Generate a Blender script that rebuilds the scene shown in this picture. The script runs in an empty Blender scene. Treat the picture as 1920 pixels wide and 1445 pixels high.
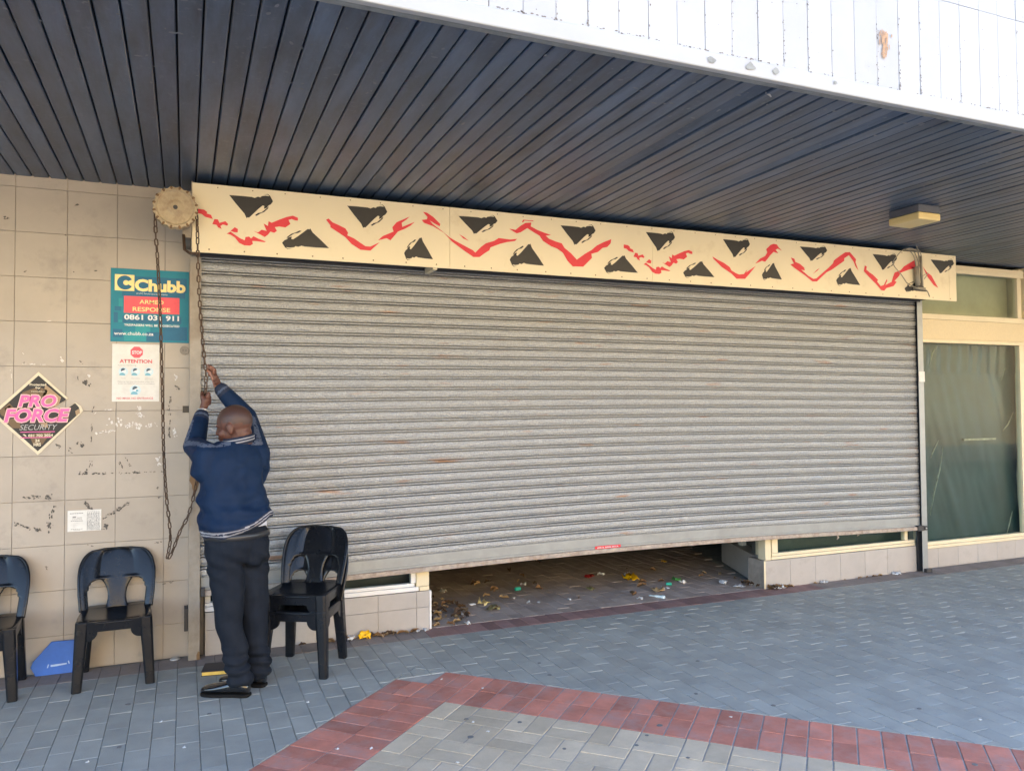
import bpy, bmesh, math, random
from mathutils import Vector, Matrix, noise
from mathutils.geometry import tessellate_polygon
random.seed(7)
R = math.radians
scene = bpy.context.scene
col = scene.collection

# ------------------------------------------------------------------ camera
FPX, YAW, PITCH, ROLL = 1470.17, R(22.63), R(1.73), R(-0.437)
CAM = Vector((0.0, -5.505, 1.60))
_f = Vector((math.sin(YAW)*math.cos(PITCH), math.cos(YAW)*math.cos(PITCH), math.sin(PITCH)))
_r = Vector((math.cos(YAW), -math.sin(YAW), 0)); _u = _r.cross(_f)
CR = math.cos(ROLL)*_r + math.sin(ROLL)*_u
CU = -math.sin(ROLL)*_r + math.cos(ROLL)*_u
cam_d = bpy.data.cameras.new('camera'); cam = bpy.data.objects.new('camera', cam_d); col.objects.link(cam)
cam_d.sensor_width = 36; cam_d.lens = FPX/1920*36; cam_d.clip_start = .05; cam_d.clip_end = 500
cam.matrix_world = Matrix(((CR.x, CU.x, -_f.x, CAM.x), (CR.y, CU.y, -_f.y, CAM.y), (CR.z, CU.z, -_f.z, CAM.z), (0, 0, 0, 1)))
scene.camera = cam

# ------------------------------------------------------------------ light
SUN_EL, SUN_AZ = R(44), R(24)      # sun stands behind the building, azimuth from +Y towards +X
world = bpy.data.worlds.new('World'); scene.world = world; world.use_nodes = True
wn = world.node_tree; wn.nodes.clear()
sky = wn.nodes.new('ShaderNodeTexSky'); sky.sky_type = 'NISHITA'; sky.sun_disc = False
sky.sun_elevation = SUN_EL; sky.sun_rotation = SUN_AZ; sky.air_density = 1.0; sky.dust_density = 1.2
bg = wn.nodes.new('ShaderNodeBackground'); bg.inputs['Strength'].default_value = .15
wo = wn.nodes.new('ShaderNodeOutputWorld')
wn.links.new(sky.outputs[0], bg.inputs[0]); wn.links.new(bg.outputs[0], wo.inputs[0])
sd = bpy.data.lights.new('sun', 'SUN'); sd.energy = 3.4; sd.angle = R(.5); sd.color = (1, .93, .82)
sun = bpy.data.objects.new('sun', sd); col.objects.link(sun)
sdir = Vector((math.sin(SUN_AZ)*math.cos(SUN_EL), math.cos(SUN_AZ)*math.cos(SUN_EL), math.sin(SUN_EL)))
sun.rotation_euler = sdir.to_track_quat('Z', 'Y').to_euler(); sun.location = sdir*40
scene.view_settings.view_transform = 'Standard'; scene.view_settings.look = 'None'
scene.view_settings.gamma = 1; scene.view_settings.exposure = 2.8
scene.view_settings.use_curve_mapping = False

# ------------------------------------------------------------------ helpers
def ray(x, y):
    return CR*((x-960)/FPX) - CU*((y-722.5)/FPX) + _f
def wp(x, y, Y):                    # pixel of the photograph -> point on the plane y = Y
    d = ray(x, y); return CAM + d*((Y-CAM.y)/d.y)
def gp(x, y, z=0.):                 # pixel -> point on a level z
    d = ray(x, y); return CAM + d*((z-CAM.z)/d.z)

def tag(o, label=None, cat=None, group=None, kind=None):
    if label: o['label'] = label
    if cat: o['category'] = cat
    if group: o['group'] = group
    if kind: o['kind'] = kind
    return o
def link(name, me, parent=None, mat=None):
    o = bpy.data.objects.new(name, me); col.objects.link(o)
    if mat is not None and me is not None and not me.materials: me.materials.append(mat)
    if parent is not None: o.parent = parent
    return o
def thing(name, label, cat, loc=(0, 0, 0), rz=0, group=None):
    o = bpy.data.objects.new(name, None); col.objects.link(o); o.empty_display_size = .1
    o.location = loc; o.rotation_euler = (0, 0, rz)
    return tag(o, label, cat, group)
class MB:
    def __init__(s): s.v = []; s.f = []
    def add(s, vs, fs):
        b = len(s.v); s.v += [tuple(v) for v in vs]; s.f += [tuple(b+i for i in f) for f in fs]; return s
    def box(s, x0, x1, y0, y1, z0, z1):
        return s.add([(x0, y0, z0), (x1, y0, z0), (x1, y1, z0), (x0, y1, z0), (x0, y0, z1), (x1, y0, z1), (x1, y1, z1), (x0, y1, z1)],
                     [(3, 2, 1, 0), (4, 5, 6, 7), (0, 1, 5, 4), (1, 2, 6, 5), (2, 3, 7, 6), (3, 0, 4, 7)])
    def quad(s, a, b, c, d): return s.add([a, b, c, d], [(0, 1, 2, 3)])
    def tube(s, pts, rad, n=8, cap=True):
        pts = [Vector(p) for p in pts]; m = len(pts); rings = []
        rads = rad if isinstance(rad, (list, tuple)) else [rad]*m
        for i, p in enumerate(pts):
            t = (pts[min(i+1, m-1)] - pts[max(i-1, 0)]).normalized()
            a = t.orthogonal().normalized() if i == 0 else (prev - t*prev.dot(t)).normalized()
            prev = a; b = t.cross(a)
            rings.append([p + (a*math.cos(k*2*math.pi/n) + b*math.sin(k*2*math.pi/n))*rads[i] for k in range(n)])
        return s.loft(rings, cap)
    def loft(s, rings, cap=True):
        n = len(rings[0]); vs = [v for r in rings for v in r]; fs = []
        for i in range(len(rings)-1):
            for k in range(n): fs.append((i*n+k, i*n+(k+1) % n, (i+1)*n+(k+1) % n, (i+1)*n+k))
        if cap: fs += [tuple(reversed(range(n))), tuple((len(rings)-1)*n+k for k in range(n))]
        return s.add(vs, fs)
    def sphere(s, c, r, n=12, m=8, rot=None):
        r = r if isinstance(r, (tuple, list)) else (r, r, r); vs = []; fs = []; c = Vector(c)
        def P(th, ph):
            v = Vector((r[0]*math.sin(th)*math.cos(ph), r[1]*math.sin(th)*math.sin(ph), r[2]*math.cos(th)))
            return c + (rot @ v if rot is not None else v)
        vs.append(P(0, 0))
        for i in range(1, m):
            for k in range(n): vs.append(P(math.pi*i/m, 2*math.pi*k/n))
        vs.append(P(math.pi, 0)); L = len(vs)-1
        for k in range(n): fs.append((0, 1+k, 1+(k+1) % n))
        for i in range(m-2):
            for k in range(n):
                a = 1+i*n+k; b = 1+i*n+(k+1) % n; fs.append((a, a+n, b+n, b))
        for k in range(n): fs.append((L, 1+(m-2)*n+(k+1) % n, 1+(m-2)*n+k))
        return s.add(vs, fs)
    def chain(s, pts, rads, n=12):      # capsules along a polyline with a radius per joint
        for i, p in enumerate(pts): s.sphere(p, rads[i], n, 8)
        for i in range(len(pts)-1):
            a, b = Vector(pts[i]), Vector(pts[i+1])
            s.tube([a, a.lerp(b, .5), b], [rads[i], (rads[i]+rads[i+1])/2, rads[i+1]], n)
        return s
    def poly(s, pts):                   # one concave flat polygon
        pts = [Vector(p) for p in pts]
        return s.add(pts, [tuple(t) for t in tessellate_polygon([pts])])
    def mesh(s, name, smooth=False):
        me = bpy.data.meshes.new(name); me.from_pydata([tuple(v) for v in s.v], [], s.f); me.update()
        bm = bmesh.new(); bm.from_mesh(me); bmesh.ops.recalc_face_normals(bm, faces=bm.faces); bm.to_mesh(me); bm.free()
        if smooth: me.polygons.foreach_set('use_smooth', [True]*len(me.polygons))
        return me
    def build(s, name, mat, parent=None, smooth=False, bevel=0, seg=2, subsurf=0):
        o = link(name, s.mesh(name, smooth), parent, mat)
        if bevel:
            b = o.modifiers.new('bevel', 'BEVEL'); b.width = bevel; b.segments = seg; b.limit_method = 'ANGLE'; b.angle_limit = R(35)
        if subsurf:
            m = o.modifiers.new('sub', 'SUBSURF'); m.levels = subsurf; m.render_levels = subsurf
        return o
def flat_part(name, polys, mat, parent):   # printed / painted shapes lying on a plane facing -y
    m = MB()
    for p in polys: m.poly(p)
    me = bpy.data.meshes.new(name); me.from_pydata([tuple(v) for v in m.v], [], m.f); me.update()
    bm = bmesh.new(); bm.from_mesh(me)
    for f in bm.faces:
        if f.normal.y > 0: f.normal_flip()
    bm.to_mesh(me); bm.free()
    return link(name, me, parent, mat)
tmp_scene = bpy.data.scenes.new('tmp')    # a bare scene in which single objects are evaluated quickly
def evaluated_mesh(o):
    tmp_scene.collection.objects.link(o); vl = tmp_scene.view_layers[0]; vl.update(); dg = vl.depsgraph; dg.update()
    me = bpy.data.meshes.new_from_object(o.evaluated_get(dg)); tmp_scene.collection.objects.unlink(o)
    return me
def apply_mods(o):
    par = o.parent; o.parent = None
    me = evaluated_mesh(o); o.modifiers.clear(); o.data = me; o.parent = par
    return o

# ------------------------------------------------------------------ materials
def srgb(r, g, b):
    f = lambda c: c/12.92 if c <= .04045 else ((c+.055)/1.055)**2.4
    return (f(r/255), f(g/255), f(b/255))
def mat(name, base, rough=.6, metal=0., var=0., vscale=6., dirt=None, dirt_amt=0., dscale=3., bump=0., bscale=60., spec=.5, rnd=0., coat=0., vmap=None):
    m = bpy.data.materials.new(name); m.use_nodes = True; nt = m.node_tree; N = nt.nodes; L = nt.links
    b = N['Principled BSDF']; b.inputs['Roughness'].default_value = rough; b.inputs['Metallic'].default_value = metal
    b.inputs['Specular IOR Level'].default_value = spec; b.inputs['Coat Weight'].default_value = coat
    tc = N.new('ShaderNodeTexCoord'); geo = N.new('ShaderNodeNewGeometry')
    cur = N.new('ShaderNodeRGB'); cur.outputs[0].default_value = (*base, 1); c = cur.outputs[0]
    if rnd:
        oi = N.new('ShaderNodeObjectInfo'); at = N.new('ShaderNodeAttribute'); at.attribute_name = 'rnd'
        ad = N.new('ShaderNodeMath'); ad.operation = 'ADD'; L.new(oi.outputs['Random'], ad.inputs[0]); L.new(at.outputs['Fac'], ad.inputs[1])
        fr = N.new('ShaderNodeMath'); fr.operation = 'FRACT'; L.new(ad.outputs[0], fr.inputs[0])
        mr = N.new('ShaderNodeMapRange'); mr.inputs[3].default_value = 1-rnd; mr.inputs[4].default_value = 1+rnd; L.new(fr.outputs[0], mr.inputs[0])
        mx = N.new('ShaderNodeVectorMath'); mx.operation = 'SCALE'; L.new(c, mx.inputs[0]); L.new(mr.outputs[0], mx.inputs['Scale']); c = mx.outputs[0]
    if var:
        no = N.new('ShaderNodeTexNoise'); no.inputs['Scale'].default_value = vscale; no.inputs['Detail'].default_value = 6; no.inputs['Roughness'].default_value = .65
        if vmap:
            mp_ = N.new('ShaderNodeMapping'); mp_.inputs['Scale'].default_value = vmap; L.new(geo.outputs['Position'], mp_.inputs[0]); L.new(mp_.outputs[0], no.inputs['Vector'])
        else: L.new(geo.outputs['Position'], no.inputs['Vector'])
        mr = N.new('ShaderNodeMapRange'); mr.inputs[1].default_value = .3; mr.inputs[2].default_value = .7; mr.inputs[3].default_value = 1-var; mr.inputs[4].default_value = 1+var
        L.new(no.outputs['Fac'], mr.inputs[0])
        mx = N.new('ShaderNodeVectorMath'); mx.operation = 'SCALE'; L.new(c, mx.inputs[0]); L.new(mr.outputs[0], mx.inputs['Scale']); c = mx.outputs[0]
    if dirt is not None:
        no = N.new('ShaderNodeTexNoise'); no.inputs['Scale'].default_value = dscale; no.inputs['Detail'].default_value = 9; no.inputs['Roughness'].default_value = .72
        L.new(geo.outputs['Position'], no.inputs['Vector'])
        rp = N.new('ShaderNodeMapRange'); rp.inputs[1].default_value = .62-.25*dirt_amt; rp.inputs[2].default_value = .78-.15*dirt_amt; rp.inputs[4].default_value = min(1, .35+dirt_amt*.6)
        L.new(no.outputs['Fac'], rp.inputs[0])
        mi = N.new('ShaderNodeMix'); mi.data_type = 'RGBA'; L.new(rp.outputs[0], mi.inputs['Factor']); L.new(c, mi.inputs[6]); mi.inputs[7].default_value = (*dirt, 1); c = mi.outputs[2]
        if metal:
            ms = N.new('ShaderNodeMath'); ms.operation = 'MULTIPLY_ADD'; L.new(rp.outputs[0], ms.inputs[0]); ms.inputs[1].default_value = -metal; ms.inputs[2].default_value = metal; L.new(ms.outputs[0], b.inputs['Metallic'])
    L.new(c, b.inputs['Base Color'])
    if bump:
        no = N.new('ShaderNodeTexNoise'); no.inputs['Scale'].default_value = bscale; no.inputs['Detail'].default_value = 4
        L.new(geo.outputs['Position'], no.inputs['Vector'])
        bp = N.new('ShaderNodeBump'); bp.inputs['Strength'].default_value = bump; bp.inputs['Distance'].default_value = .01
        L.new(no.outputs['Fac'], bp.inputs['Height']); L.new(bp.outputs[0], b.inputs['Normal'])
    return m
def glass_mat(name, tint=(.92, .96, .95), ior=1.20):
    m = bpy.data.materials.new(name); m.use_nodes = True; nt = m.node_tree; nt.nodes.clear(); N = nt.nodes; L = nt.links
    tr = N.new('ShaderNodeBsdfTransparent'); tr.inputs[0].default_value = (*tint, 1)
    gl = N.new('ShaderNodeBsdfGlossy'); gl.inputs['Roughness'].default_value = .02
    fr = N.new('ShaderNodeFresnel'); fr.inputs[0].default_value = ior
    geo = N.new('ShaderNodeNewGeometry'); no = N.new('ShaderNodeTexNoise'); no.inputs['Scale'].default_value = 1.5
    L.new(geo.outputs['Position'], no.inputs['Vector']); bp = N.new('ShaderNodeBump'); bp.inputs['Strength'].default_value = .08; bp.inputs['Distance'].default_value = .02
    L.new(no.outputs['Fac'], bp.inputs['Height']); L.new(bp.outputs[0], gl.inputs['Normal'])
    mx = N.new('ShaderNodeMixShader'); o = N.new('ShaderNodeOutputMaterial')
    bf = N.new('ShaderNodeMath'); bf.operation = 'SUBTRACT'; bf.inputs[0].default_value = 1; L.new(geo.outputs['Backfacing'], bf.inputs[1]); ml = N.new('ShaderNodeMath'); ml.operation = 'MULTIPLY'; L.new(fr.outputs[0], ml.inputs[0]); L.new(bf.outputs[0], ml.inputs[1]); L.new(ml.outputs[0], mx.inputs[0]); L.new(tr.outputs[0], mx.inputs[1]); L.new(gl.outputs[0], mx.inputs[2]); L.new(mx.outputs[0], o.inputs[0])
    return m
def galvanised(name):
    m = mat(name, (.36, .375, .39), .40, .7, var=.25, vscale=88, dirt=(.27, .265, .255), dirt_amt=.10, dscale=2.3)  # fine mottle: zinc spangle, also imitating embossed sparkle in the colour
    nt = m.node_tree; N = nt.nodes; L = nt.links; b = N['Principled BSDF']
    geo = N.new('ShaderNodeNewGeometry'); mp = N.new('ShaderNodeMapping'); mp.inputs['Scale'].default_value = (1, 1, 1.25)
    L.new(geo.outputs['Position'], mp.inputs[0])
    no = N.new('ShaderNodeTexNoise'); no.inputs['Scale'].default_value = 105; no.inputs['Detail'].default_value = 2.0; no.inputs['Distortion'].default_value = .4
    L.new(mp.outputs[0], no.inputs['Vector'])
    bp = N.new('ShaderNodeBump'); bp.inputs['Strength'].default_value = .9; bp.inputs['Distance'].default_value = .008
    L.new(no.outputs['Fac'], bp.inputs['Height']); L.new(bp.outputs[0], b.inputs['Normal'])
    # rust blooms, lying lengthwise on the slats
    mp2 = N.new('ShaderNodeMapping'); mp2.inputs['Scale'].default_value = (1.1, 1, 9); L.new(geo.outputs['Position'], mp2.inputs[0])
    n2 = N.new('ShaderNodeTexNoise'); n2.inputs['Scale'].default_value = 2.3; n2.inputs['Detail'].default_value = 5; L.new(mp2.outputs[0], n2.inputs['Vector'])
    r2 = N.new('ShaderNodeMapRange'); r2.inputs[1].default_value = .63; r2.inputs[2].default_value = .76; r2.inputs[4].default_value = .75; L.new(n2.outputs['Fac'], r2.inputs[0])
    old = b.inputs['Base Color'].links[0].from_socket
    mi = N.new('ShaderNodeMix'); mi.data_type = 'RGBA'; L.new(r2.outputs[0], mi.inputs['Factor']); L.new(old, mi.inputs[6]); mi.inputs[7].default_value = (.36, .16, .05, 1)
    L.new(mi.outputs[2], b.inputs['Base Color'])
    return m
M = {}
M['tile'] = mat('glazed_wall_tile', (.415, .368, .315), .38, var=.07, vscale=3, dirt=(.22, .20, .185), dirt_amt=.24, dscale=3.6, rnd=.035, bump=.05, bscale=18)
M['grout'] = mat('grout', (.25, .225, .20), .9, var=.3, vscale=8)
M['plinth_tile'] = mat('plinth_tile', (.42, .395, .375), .4, var=.09, vscale=5, dirt=(.22, .19, .165), dirt_amt=.25, dscale=5, rnd=.05)
M['soffit'] = mat('dark_soffit_board', (.064, .100, .160), .38, var=.42, vscale=2.2, vmap=(5, .9, 1), dirt=(.20, .225, .26), dirt_amt=.22, dscale=24, rnd=.18, bump=.06, bscale=9)
M['void'] = mat('dark_void', (.012, .013, .016), .9)
M['fascia'] = mat('white_fascia_panel', (.425, .435, .45), .5, var=.05, vscale=3, dirt=(.30, .30, .30), dirt_amt=.12, dscale=6, rnd=.05)
M['seam'] = mat('fascia_seam', (.16, .135, .115), .9, var=.5, vscale=8)
M['edge'] = mat('canopy_edge_beam', (.26, .27, .26), .8, var=.25, vscale=9, dirt=(.1, .08, .06), dirt_amt=.3)
M['header'] = mat('cream_header_paint', (.80, .70, .49), .33, var=.03, vscale=2, dirt=(.60, .48, .29), dirt_amt=.22, dscale=6, spec=.5)
M['black_paint'] = mat('black_paint', (.020, .020, .022), .42, var=.15, vscale=20)
M['red_paint'] = mat('red_paint', (.72, .035, .055), .42, var=.06, vscale=15)
M['galv'] = galvanised('galvanised_shutter')
M['galv_flat'] = mat('galvanised_plain', (.30, .325, .345), .45, .5, var=.12, vscale=6, dirt=(.26, .24, .22), dirt_amt=.25, dscale=4)
M['rusty'] = mat('rusty_angle_iron', (.40, .34, .29), .75, .1, var=.3, vscale=30, dirt=(.22, .12, .07), dirt_amt=.5, dscale=12, bump=.4, bscale=90)
M['rail'] = mat('worn_guide_rail', (.30, .275, .24), .55, .25, var=.2, vscale=6, dirt=(.18, .13, .085), dirt_amt=.55, dscale=4)
M['dark_metal'] = mat('dark_metal', (.05, .05, .055), .5, .3, var=.2)
M['wheel'] = mat('cream_cast_wheel', (.44, .35, .22), .55, var=.15, vscale=12, dirt=(.22, .13, .075), dirt_amt=.6, dscale=14, bump=.15, bscale=40)
M['chain'] = mat('rusty_chain', (.10, .065, .045), .6, .45, var=.4, vscale=40)
M['cream_frame'] = mat('cream_frame', (.72, .63, .44), .45, var=.05, vscale=6, dirt=(.45, .36, .22), dirt_amt=.12)
M['white_frame'] = mat('white_frame', (.76, .76, .75), .4, var=.05, dirt=(.5, .48, .45), dirt_amt=.15)
M['stucco'] = mat('cream_stucco', (.74, .63, .43), .8, var=.04, vscale=40, bump=.5, bscale=160)
M['glass'] = glass_mat('window_glass')
M['tarp'] = mat('green_sheet', (.014, .038, .040), .42, var=.3, vscale=3, bump=.06, bscale=8, coat=.1)
M['blind'] = mat('pale_green_blind', (.45, .42, .29), .8, var=.15, vscale=2)
M['concrete'] = mat('dark_interior', (.10, .10, .095), .85, var=.2)
M['plastic'] = mat('black_plastic', (.007, .0085, .012), .24, var=.1, vscale=8, dirt=(.03, .03, .03), dirt_amt=.2, dscale=20, bump=.03, bscale=60, spec=.36)
M['bed'] = mat('paving_bed', (.24, .255, .25), .95, var=.35, vscale=12)
M['paver'] = mat('grey_paver', (.305, .322, .310), .66, var=.14, vscale=4, dirt=(.20, .215, .21), dirt_amt=.40, dscale=1.3, rnd=.07, bump=.25, bscale=140)
M['paver_in'] = mat('brown_paver', (.36, .305, .275), .85, var=.2, vscale=6, dirt=(.17, .135, .115), dirt_amt=.3, dscale=3, rnd=.14, bump=.25, bscale=140)
M['red_brick'] = mat('red_brick', (.45, .175, .13), .78, var=.2, vscale=7, dirt=(.36, .26, .25), dirt_amt=.6, dscale=6, rnd=.22, bump=.22, bscale=120)
M['old_red'] = mat('worn_red_brick', (.27, .165, .155), .8, var=.2, vscale=7, dirt=(.20, .19, .185), dirt_amt=.35, dscale=5, rnd=.2, bump=.22, bscale=120)
M['edging'] = mat('brown_grey_edging', (.225, .195, .185), .8, var=.18, vscale=7, dirt=(.16, .155, .15), dirt_amt=.35, dscale=5, rnd=.12, bump=.22, bscale=120)
M['buff'] = mat('buff_brick', (.49, .415, .31), .78, var=.14, vscale=7, dirt=(.40, .365, .32), dirt_amt=.4, dscale=3, rnd=.15, bump=.22, bscale=120)
M['skin'] = mat('brown_skin', (.105, .042, .028), .5, var=.1, vscale=16, bump=.06, bscale=200)
M['palm'] = mat('palm_skin', (.33, .16, .11), .55)
M['navy'] = mat('navy_jacket', (.0055, .0195, .056), .7, var=.14, vscale=14, bump=.12, bscale=300, spec=.2)
M['navy_rib'] = mat('navy_ribbing', (.012, .02, .045), .8, var=.1)
M['stripe'] = mat('grey_stripe', (.30, .30, .33), .75)
M['dim_stripe'] = mat('faded_stripe', (.07, .092, .145), .75)
M['trouser'] = mat('black_trousers', (.011, .0150, .0235), .8, var=.18, vscale=12, bump=.1, bscale=350, spec=.15)
M['shoe'] = mat('patent_shoe', (.008, .008, .009), .09, coat=.6)
M['sole'] = mat('shoe_sole', (.008, .008, .008), .85, spec=.2)
M['belt'] = mat('belt_leather', (.025, .026, .03), .3)
M['shirt'] = mat('white_shirt', (.68, .70, .78), .8)
M['eye'] = mat('eye_white', (.75, .72, .68), .2)
M['ground'] = mat('distant_paving', (.27, .25, .22), .85, var=.15, vscale=2)
M['facade'] = mat('ochre_plaster', (.82, .63, .36), .85, var=.05, vscale=1.5)
M['facade_glass'] = mat('facade_window', (.05, .055, .06), .1)
for k, c in dict(teal=srgb(0, 128, 150), teal_dark=srgb(20, 104, 140), teal_light=srgb(30, 150, 160), cream_ink=srgb(255, 232, 160), coral=srgb(246, 92, 104), white_ink=(.8, .82, .84),
                 paper=(.74, .73, .69), ink_red=srgb(214, 96, 104), ink_grey=(.18, .18, .19), ink_pale=(.42, .42, .42), ink_blue=srgb(120, 180, 200), ink_navy=srgb(70, 95, 115), pale_blue=srgb(205, 226, 235), skin_ink=srgb(245, 240, 240),
                 pf_black=(.022, .021, .022), pf_brown=(.16, .10, .05), pf_tan=(.40, .27, .15), pink=srgb(236, 104, 170), pink_edge=srgb(250, 200, 190), pf_cream=(.72, .64, .47), blue_board=srgb(40, 100, 190), blue_print=srgb(170, 195, 225),
                 residue=(.10, .095, .09), peel=(.70, .68, .65), stain=(.20, .12, .06), yellow=srgb(246, 192, 10), green_lit=srgb(40, 170, 150), white_scrap=(.72, .74, .76), blue_scrap=srgb(30, 70, 140), leaf=(.26, .15, .07), leaf2=(.42, .29, .15), leaf3=(.10, .06, .035), red_scrap=srgb(170, 40, 40), book=(.03, .025, .03), pages=srgb(230, 190, 90), olive=(.22, .20, .09), tin=(.6, .6, .6), cable=(.30, .27, .21), lampgrey=(.10, .11, .14)).items():
    M[k] = mat(k, c, .55 if k not in ('residue', 'leaf', 'leaf2', 'leaf3', 'stain') else .9, var=.08, vscale=20)
M['gum'] = mat('old_gum', (.14, .145, .15), .9)
M['glint_batten'] = mat('pale_glint_and_batten', (.20, .22, .17), .3, var=.5, vscale=30)  # pale colour for the painted sheet highlights, also used on the batten
M['diffuser'] = mat('lamp_diffuser', (.80, .62, .28), .35)
M['tin'].node_tree.nodes['Principled BSDF'].inputs['Metallic'].default_value = .8

YW, YH = .135, -.25                       # tiled wall plane, header front plane
SZ = 3.075                                # soffit level

# ------------------------------------------------------------------ ground
pav = MB(); pav.quad((-60, -60, -.012), (60, -60, -.012), (60, 4, -.012), (-60, 4, -.012))
pavement = tag(pav.build('pavement', M['bed']), kind='structure')
far = MB(); far.box(-60, 60, -60, -5.2, -.011, -.002)
far.box(-60, -2.6, -5.2, .13, -.011, -.002); far.box(10.6, 60, -5.2, .13, -.011, -.002)
far.build('outer_paving', M['ground'], pavement)
def brick_mesh(name, lx, ly, h=.05, ch=.0018):
    m = MB(); a, b = lx/2, ly/2
    lo = [(-a, -b, -h), (a, -b, -h), (a, b, -h), (-a, b, -h)]
    mi = [(-a, -b, -ch), (a, -b, -ch), (a, b, -ch), (-a, b, -ch)]
    a -= ch; b -= ch; hi = [(-a, -b, 0), (a, -b, 0), (a, b, 0), (-a, b, 0)]
    m.loft([lo, mi, hi], True); return m.mesh(name)
CX, CY, YT = 1.32, -.72, -.872                     # outer corner of the red diamond border
s2 = math.sqrt(.5)
def in_diamond(x, y, pad=0.):            # the red/buff field opens towards the street at 45 degrees
    dx, dy = x-CX, y-CY
    u = dx*s2 - dy*s2; v = -dx*s2 - dy*s2
    return u > -pad and v > -pad and y < YT+pad, u, v
BW, BL, J = .1072, .2172, .0023
meshes = {}
def bm_(lx, ly, m):
    k = (round(lx, 3), round(ly, 3), m.name)
    if k not in meshes:
        me = brick_mesh('brick', lx, ly); me.materials.append(m); meshes[k] = me
    return meshes[k]
cells = []                                # (dist key, x, y, rot, lx, ly, mat)
def clip_poly(px, py, u_or):
    return px
pw, pl = BW+J, BL+J
i = 0
x = -2.5
grey_cut = []
while x < 10.5:
    off = (i % 2)*pl/2
    y = -.137 - pl/2 + off - 0.0
    first = True
    while y > -5.1:
        yy0, yy1 = y-BL/2, y+BL/2
        if yy1 > -.137: yy1 = -.137
        if yy1-yy0 > .03:
            quad = [(x-BW/2, yy0), (x+BW/2, yy0), (x+BW/2, yy1), (x-BW/2, yy1)]
            ins = [in_diamond(px, py, .003)[0] for px, py in quad]
            mx, my = x, (yy0+yy1)/2
            if not any(ins) and not in_diamond(mx, my)[0]:
                cells.append((mx, my, 0, BW, round(yy1-yy0, 3), 'paver'))
            elif not all(ins):
                grey_cut.append(quad)
        y -= pl
    x += pw; i += 1
# worn red soldier course along the building front, brown paving inside the doorway
x = -2.5
while x < 10.5:
    cells.append((x, -.133+BL/2, 0, BW, BL, 'old_red' if 1.6 < x < 5.2 else 'edging')); x += pw
x = 1.72; i = 0
while x < 5.9:
    y = .092 + pl/2 + (i % 2)*pl/2 - pl/2
    while y < 2.5:
        y0 = max(y-BL/2, .090); y1 = y+BL/2
        if y1-y0 > .03 and x < 4.66+.36*max(0, y-.1): cells.append((x, (y0+y1)/2, 0, BW, round(y1-y0, 3), 'paver_in'))
        y += pl
    x += pw; i += 1
# diamond: two rows of red bricks along each edge, buff basket weave inside
def uv(u, v): return CX + (u-v)*s2, CY - (u+v)*s2
for row in range(2):
    for k in range(48):                   # arm running along u, bricks laid across it
        u = (k+.5)*pw; v = row*(BL+J) + BL/2; x, y = uv(u, v)
        if y < YT-.06: cells.append((x, y, -math.pi/4, BW-.005, BL-.004, 'red_brick'))
    for k in range(4, 40):                # arm running along v
        v = (k+.5)*pw; u = row*(BL+J) + BL/2; x, y = uv(u, v)
        if y < YT-.06: cells.append((x, y, -math.pi/4, BL-.004, BW-.005, 'red_brick'))
# basket weave: blocks of two bricks
blk = BL+J
for a in range(0, 22):
    for b in range(0, 20):
        u0 = 2*(BL+J) + a*blk; v0 = 2*(BL+J) + b*blk
        cu, cv = u0+BL/2, v0+BL/2
        x, y = uv(cu, cv)
        if y < -4.6 or x < -2 or x > 7: continue
        for q in (-1, 1):
            if (a+b) % 2: xx, yy = uv(cu, cv+q*pw/2); cells.append((xx, yy, -math.pi/4, BL-.005, BW-.005, 'buff'))
            else: xx, yy = uv(cu+q*pw/2, cv); cells.append((xx, yy, -math.pi/4, BW-.005, BL-.005, 'buff'))
mb_ = MB(); c4 = [uv(.002, .002), uv(5, .002), uv(5, 4), uv(.002, 4)]; mb_.poly([(p[0], p[1], -.0045) for p in (uv(.002, 4), uv(.002, (CY-YT)/s2), uv((CY-YT)/s2, .002), uv(5, .002), uv(5, 4))]); mb_.build('mortar_bed', mat('pale_mortar', (.33, .325, .31), .95, var=.25, vscale=9, dirt=(.18, .18, .17), dirt_amt=.3), pavement)
def proj(P):
    q = Vector(P)-CAM; d = q.dot(_f)
    return (960+FPX*q.dot(CR)/d, 722.5-FPX*q.dot(CU)/d, d)
def vis_size(x, y):
    px, py, d = proj((x, y, 0))
    ok = d > .3 and -80 < px < 2000 and py < 1520
    return (1/d if ok else 1/d*.0001) if d > .1 else 0
rest = {}
for kind in ('paver', 'old_red', 'edging', 'paver_in', 'red_brick', 'buff'):
    cs = sorted([c for c in cells if c[5] == kind], key=lambda c: -vis_size(c[0], c[1]))
    for j, c in enumerate(cs):
        z = random.uniform(-.0015, .0012)
        if j < 290 and vis_size(c[0], c[1]) > .001:
            o = link({'paver': 'paver', 'old_red': 'edging_brick', 'edging': 'edging_brick', 'paver_in': 'doorway_paver', 'red_brick': 'red_brick', 'buff': 'buff_brick'}[kind], bm_(c[3], c[4], M[kind]), pavement)
            o.location = (c[0], c[1], z); o.rotation_euler = (random.uniform(-.004, .004), random.uniform(-.004, .004), c[2]+random.uniform(-.004, .004))
        else: rest.setdefault(kind, []).append((*c, z))
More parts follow.
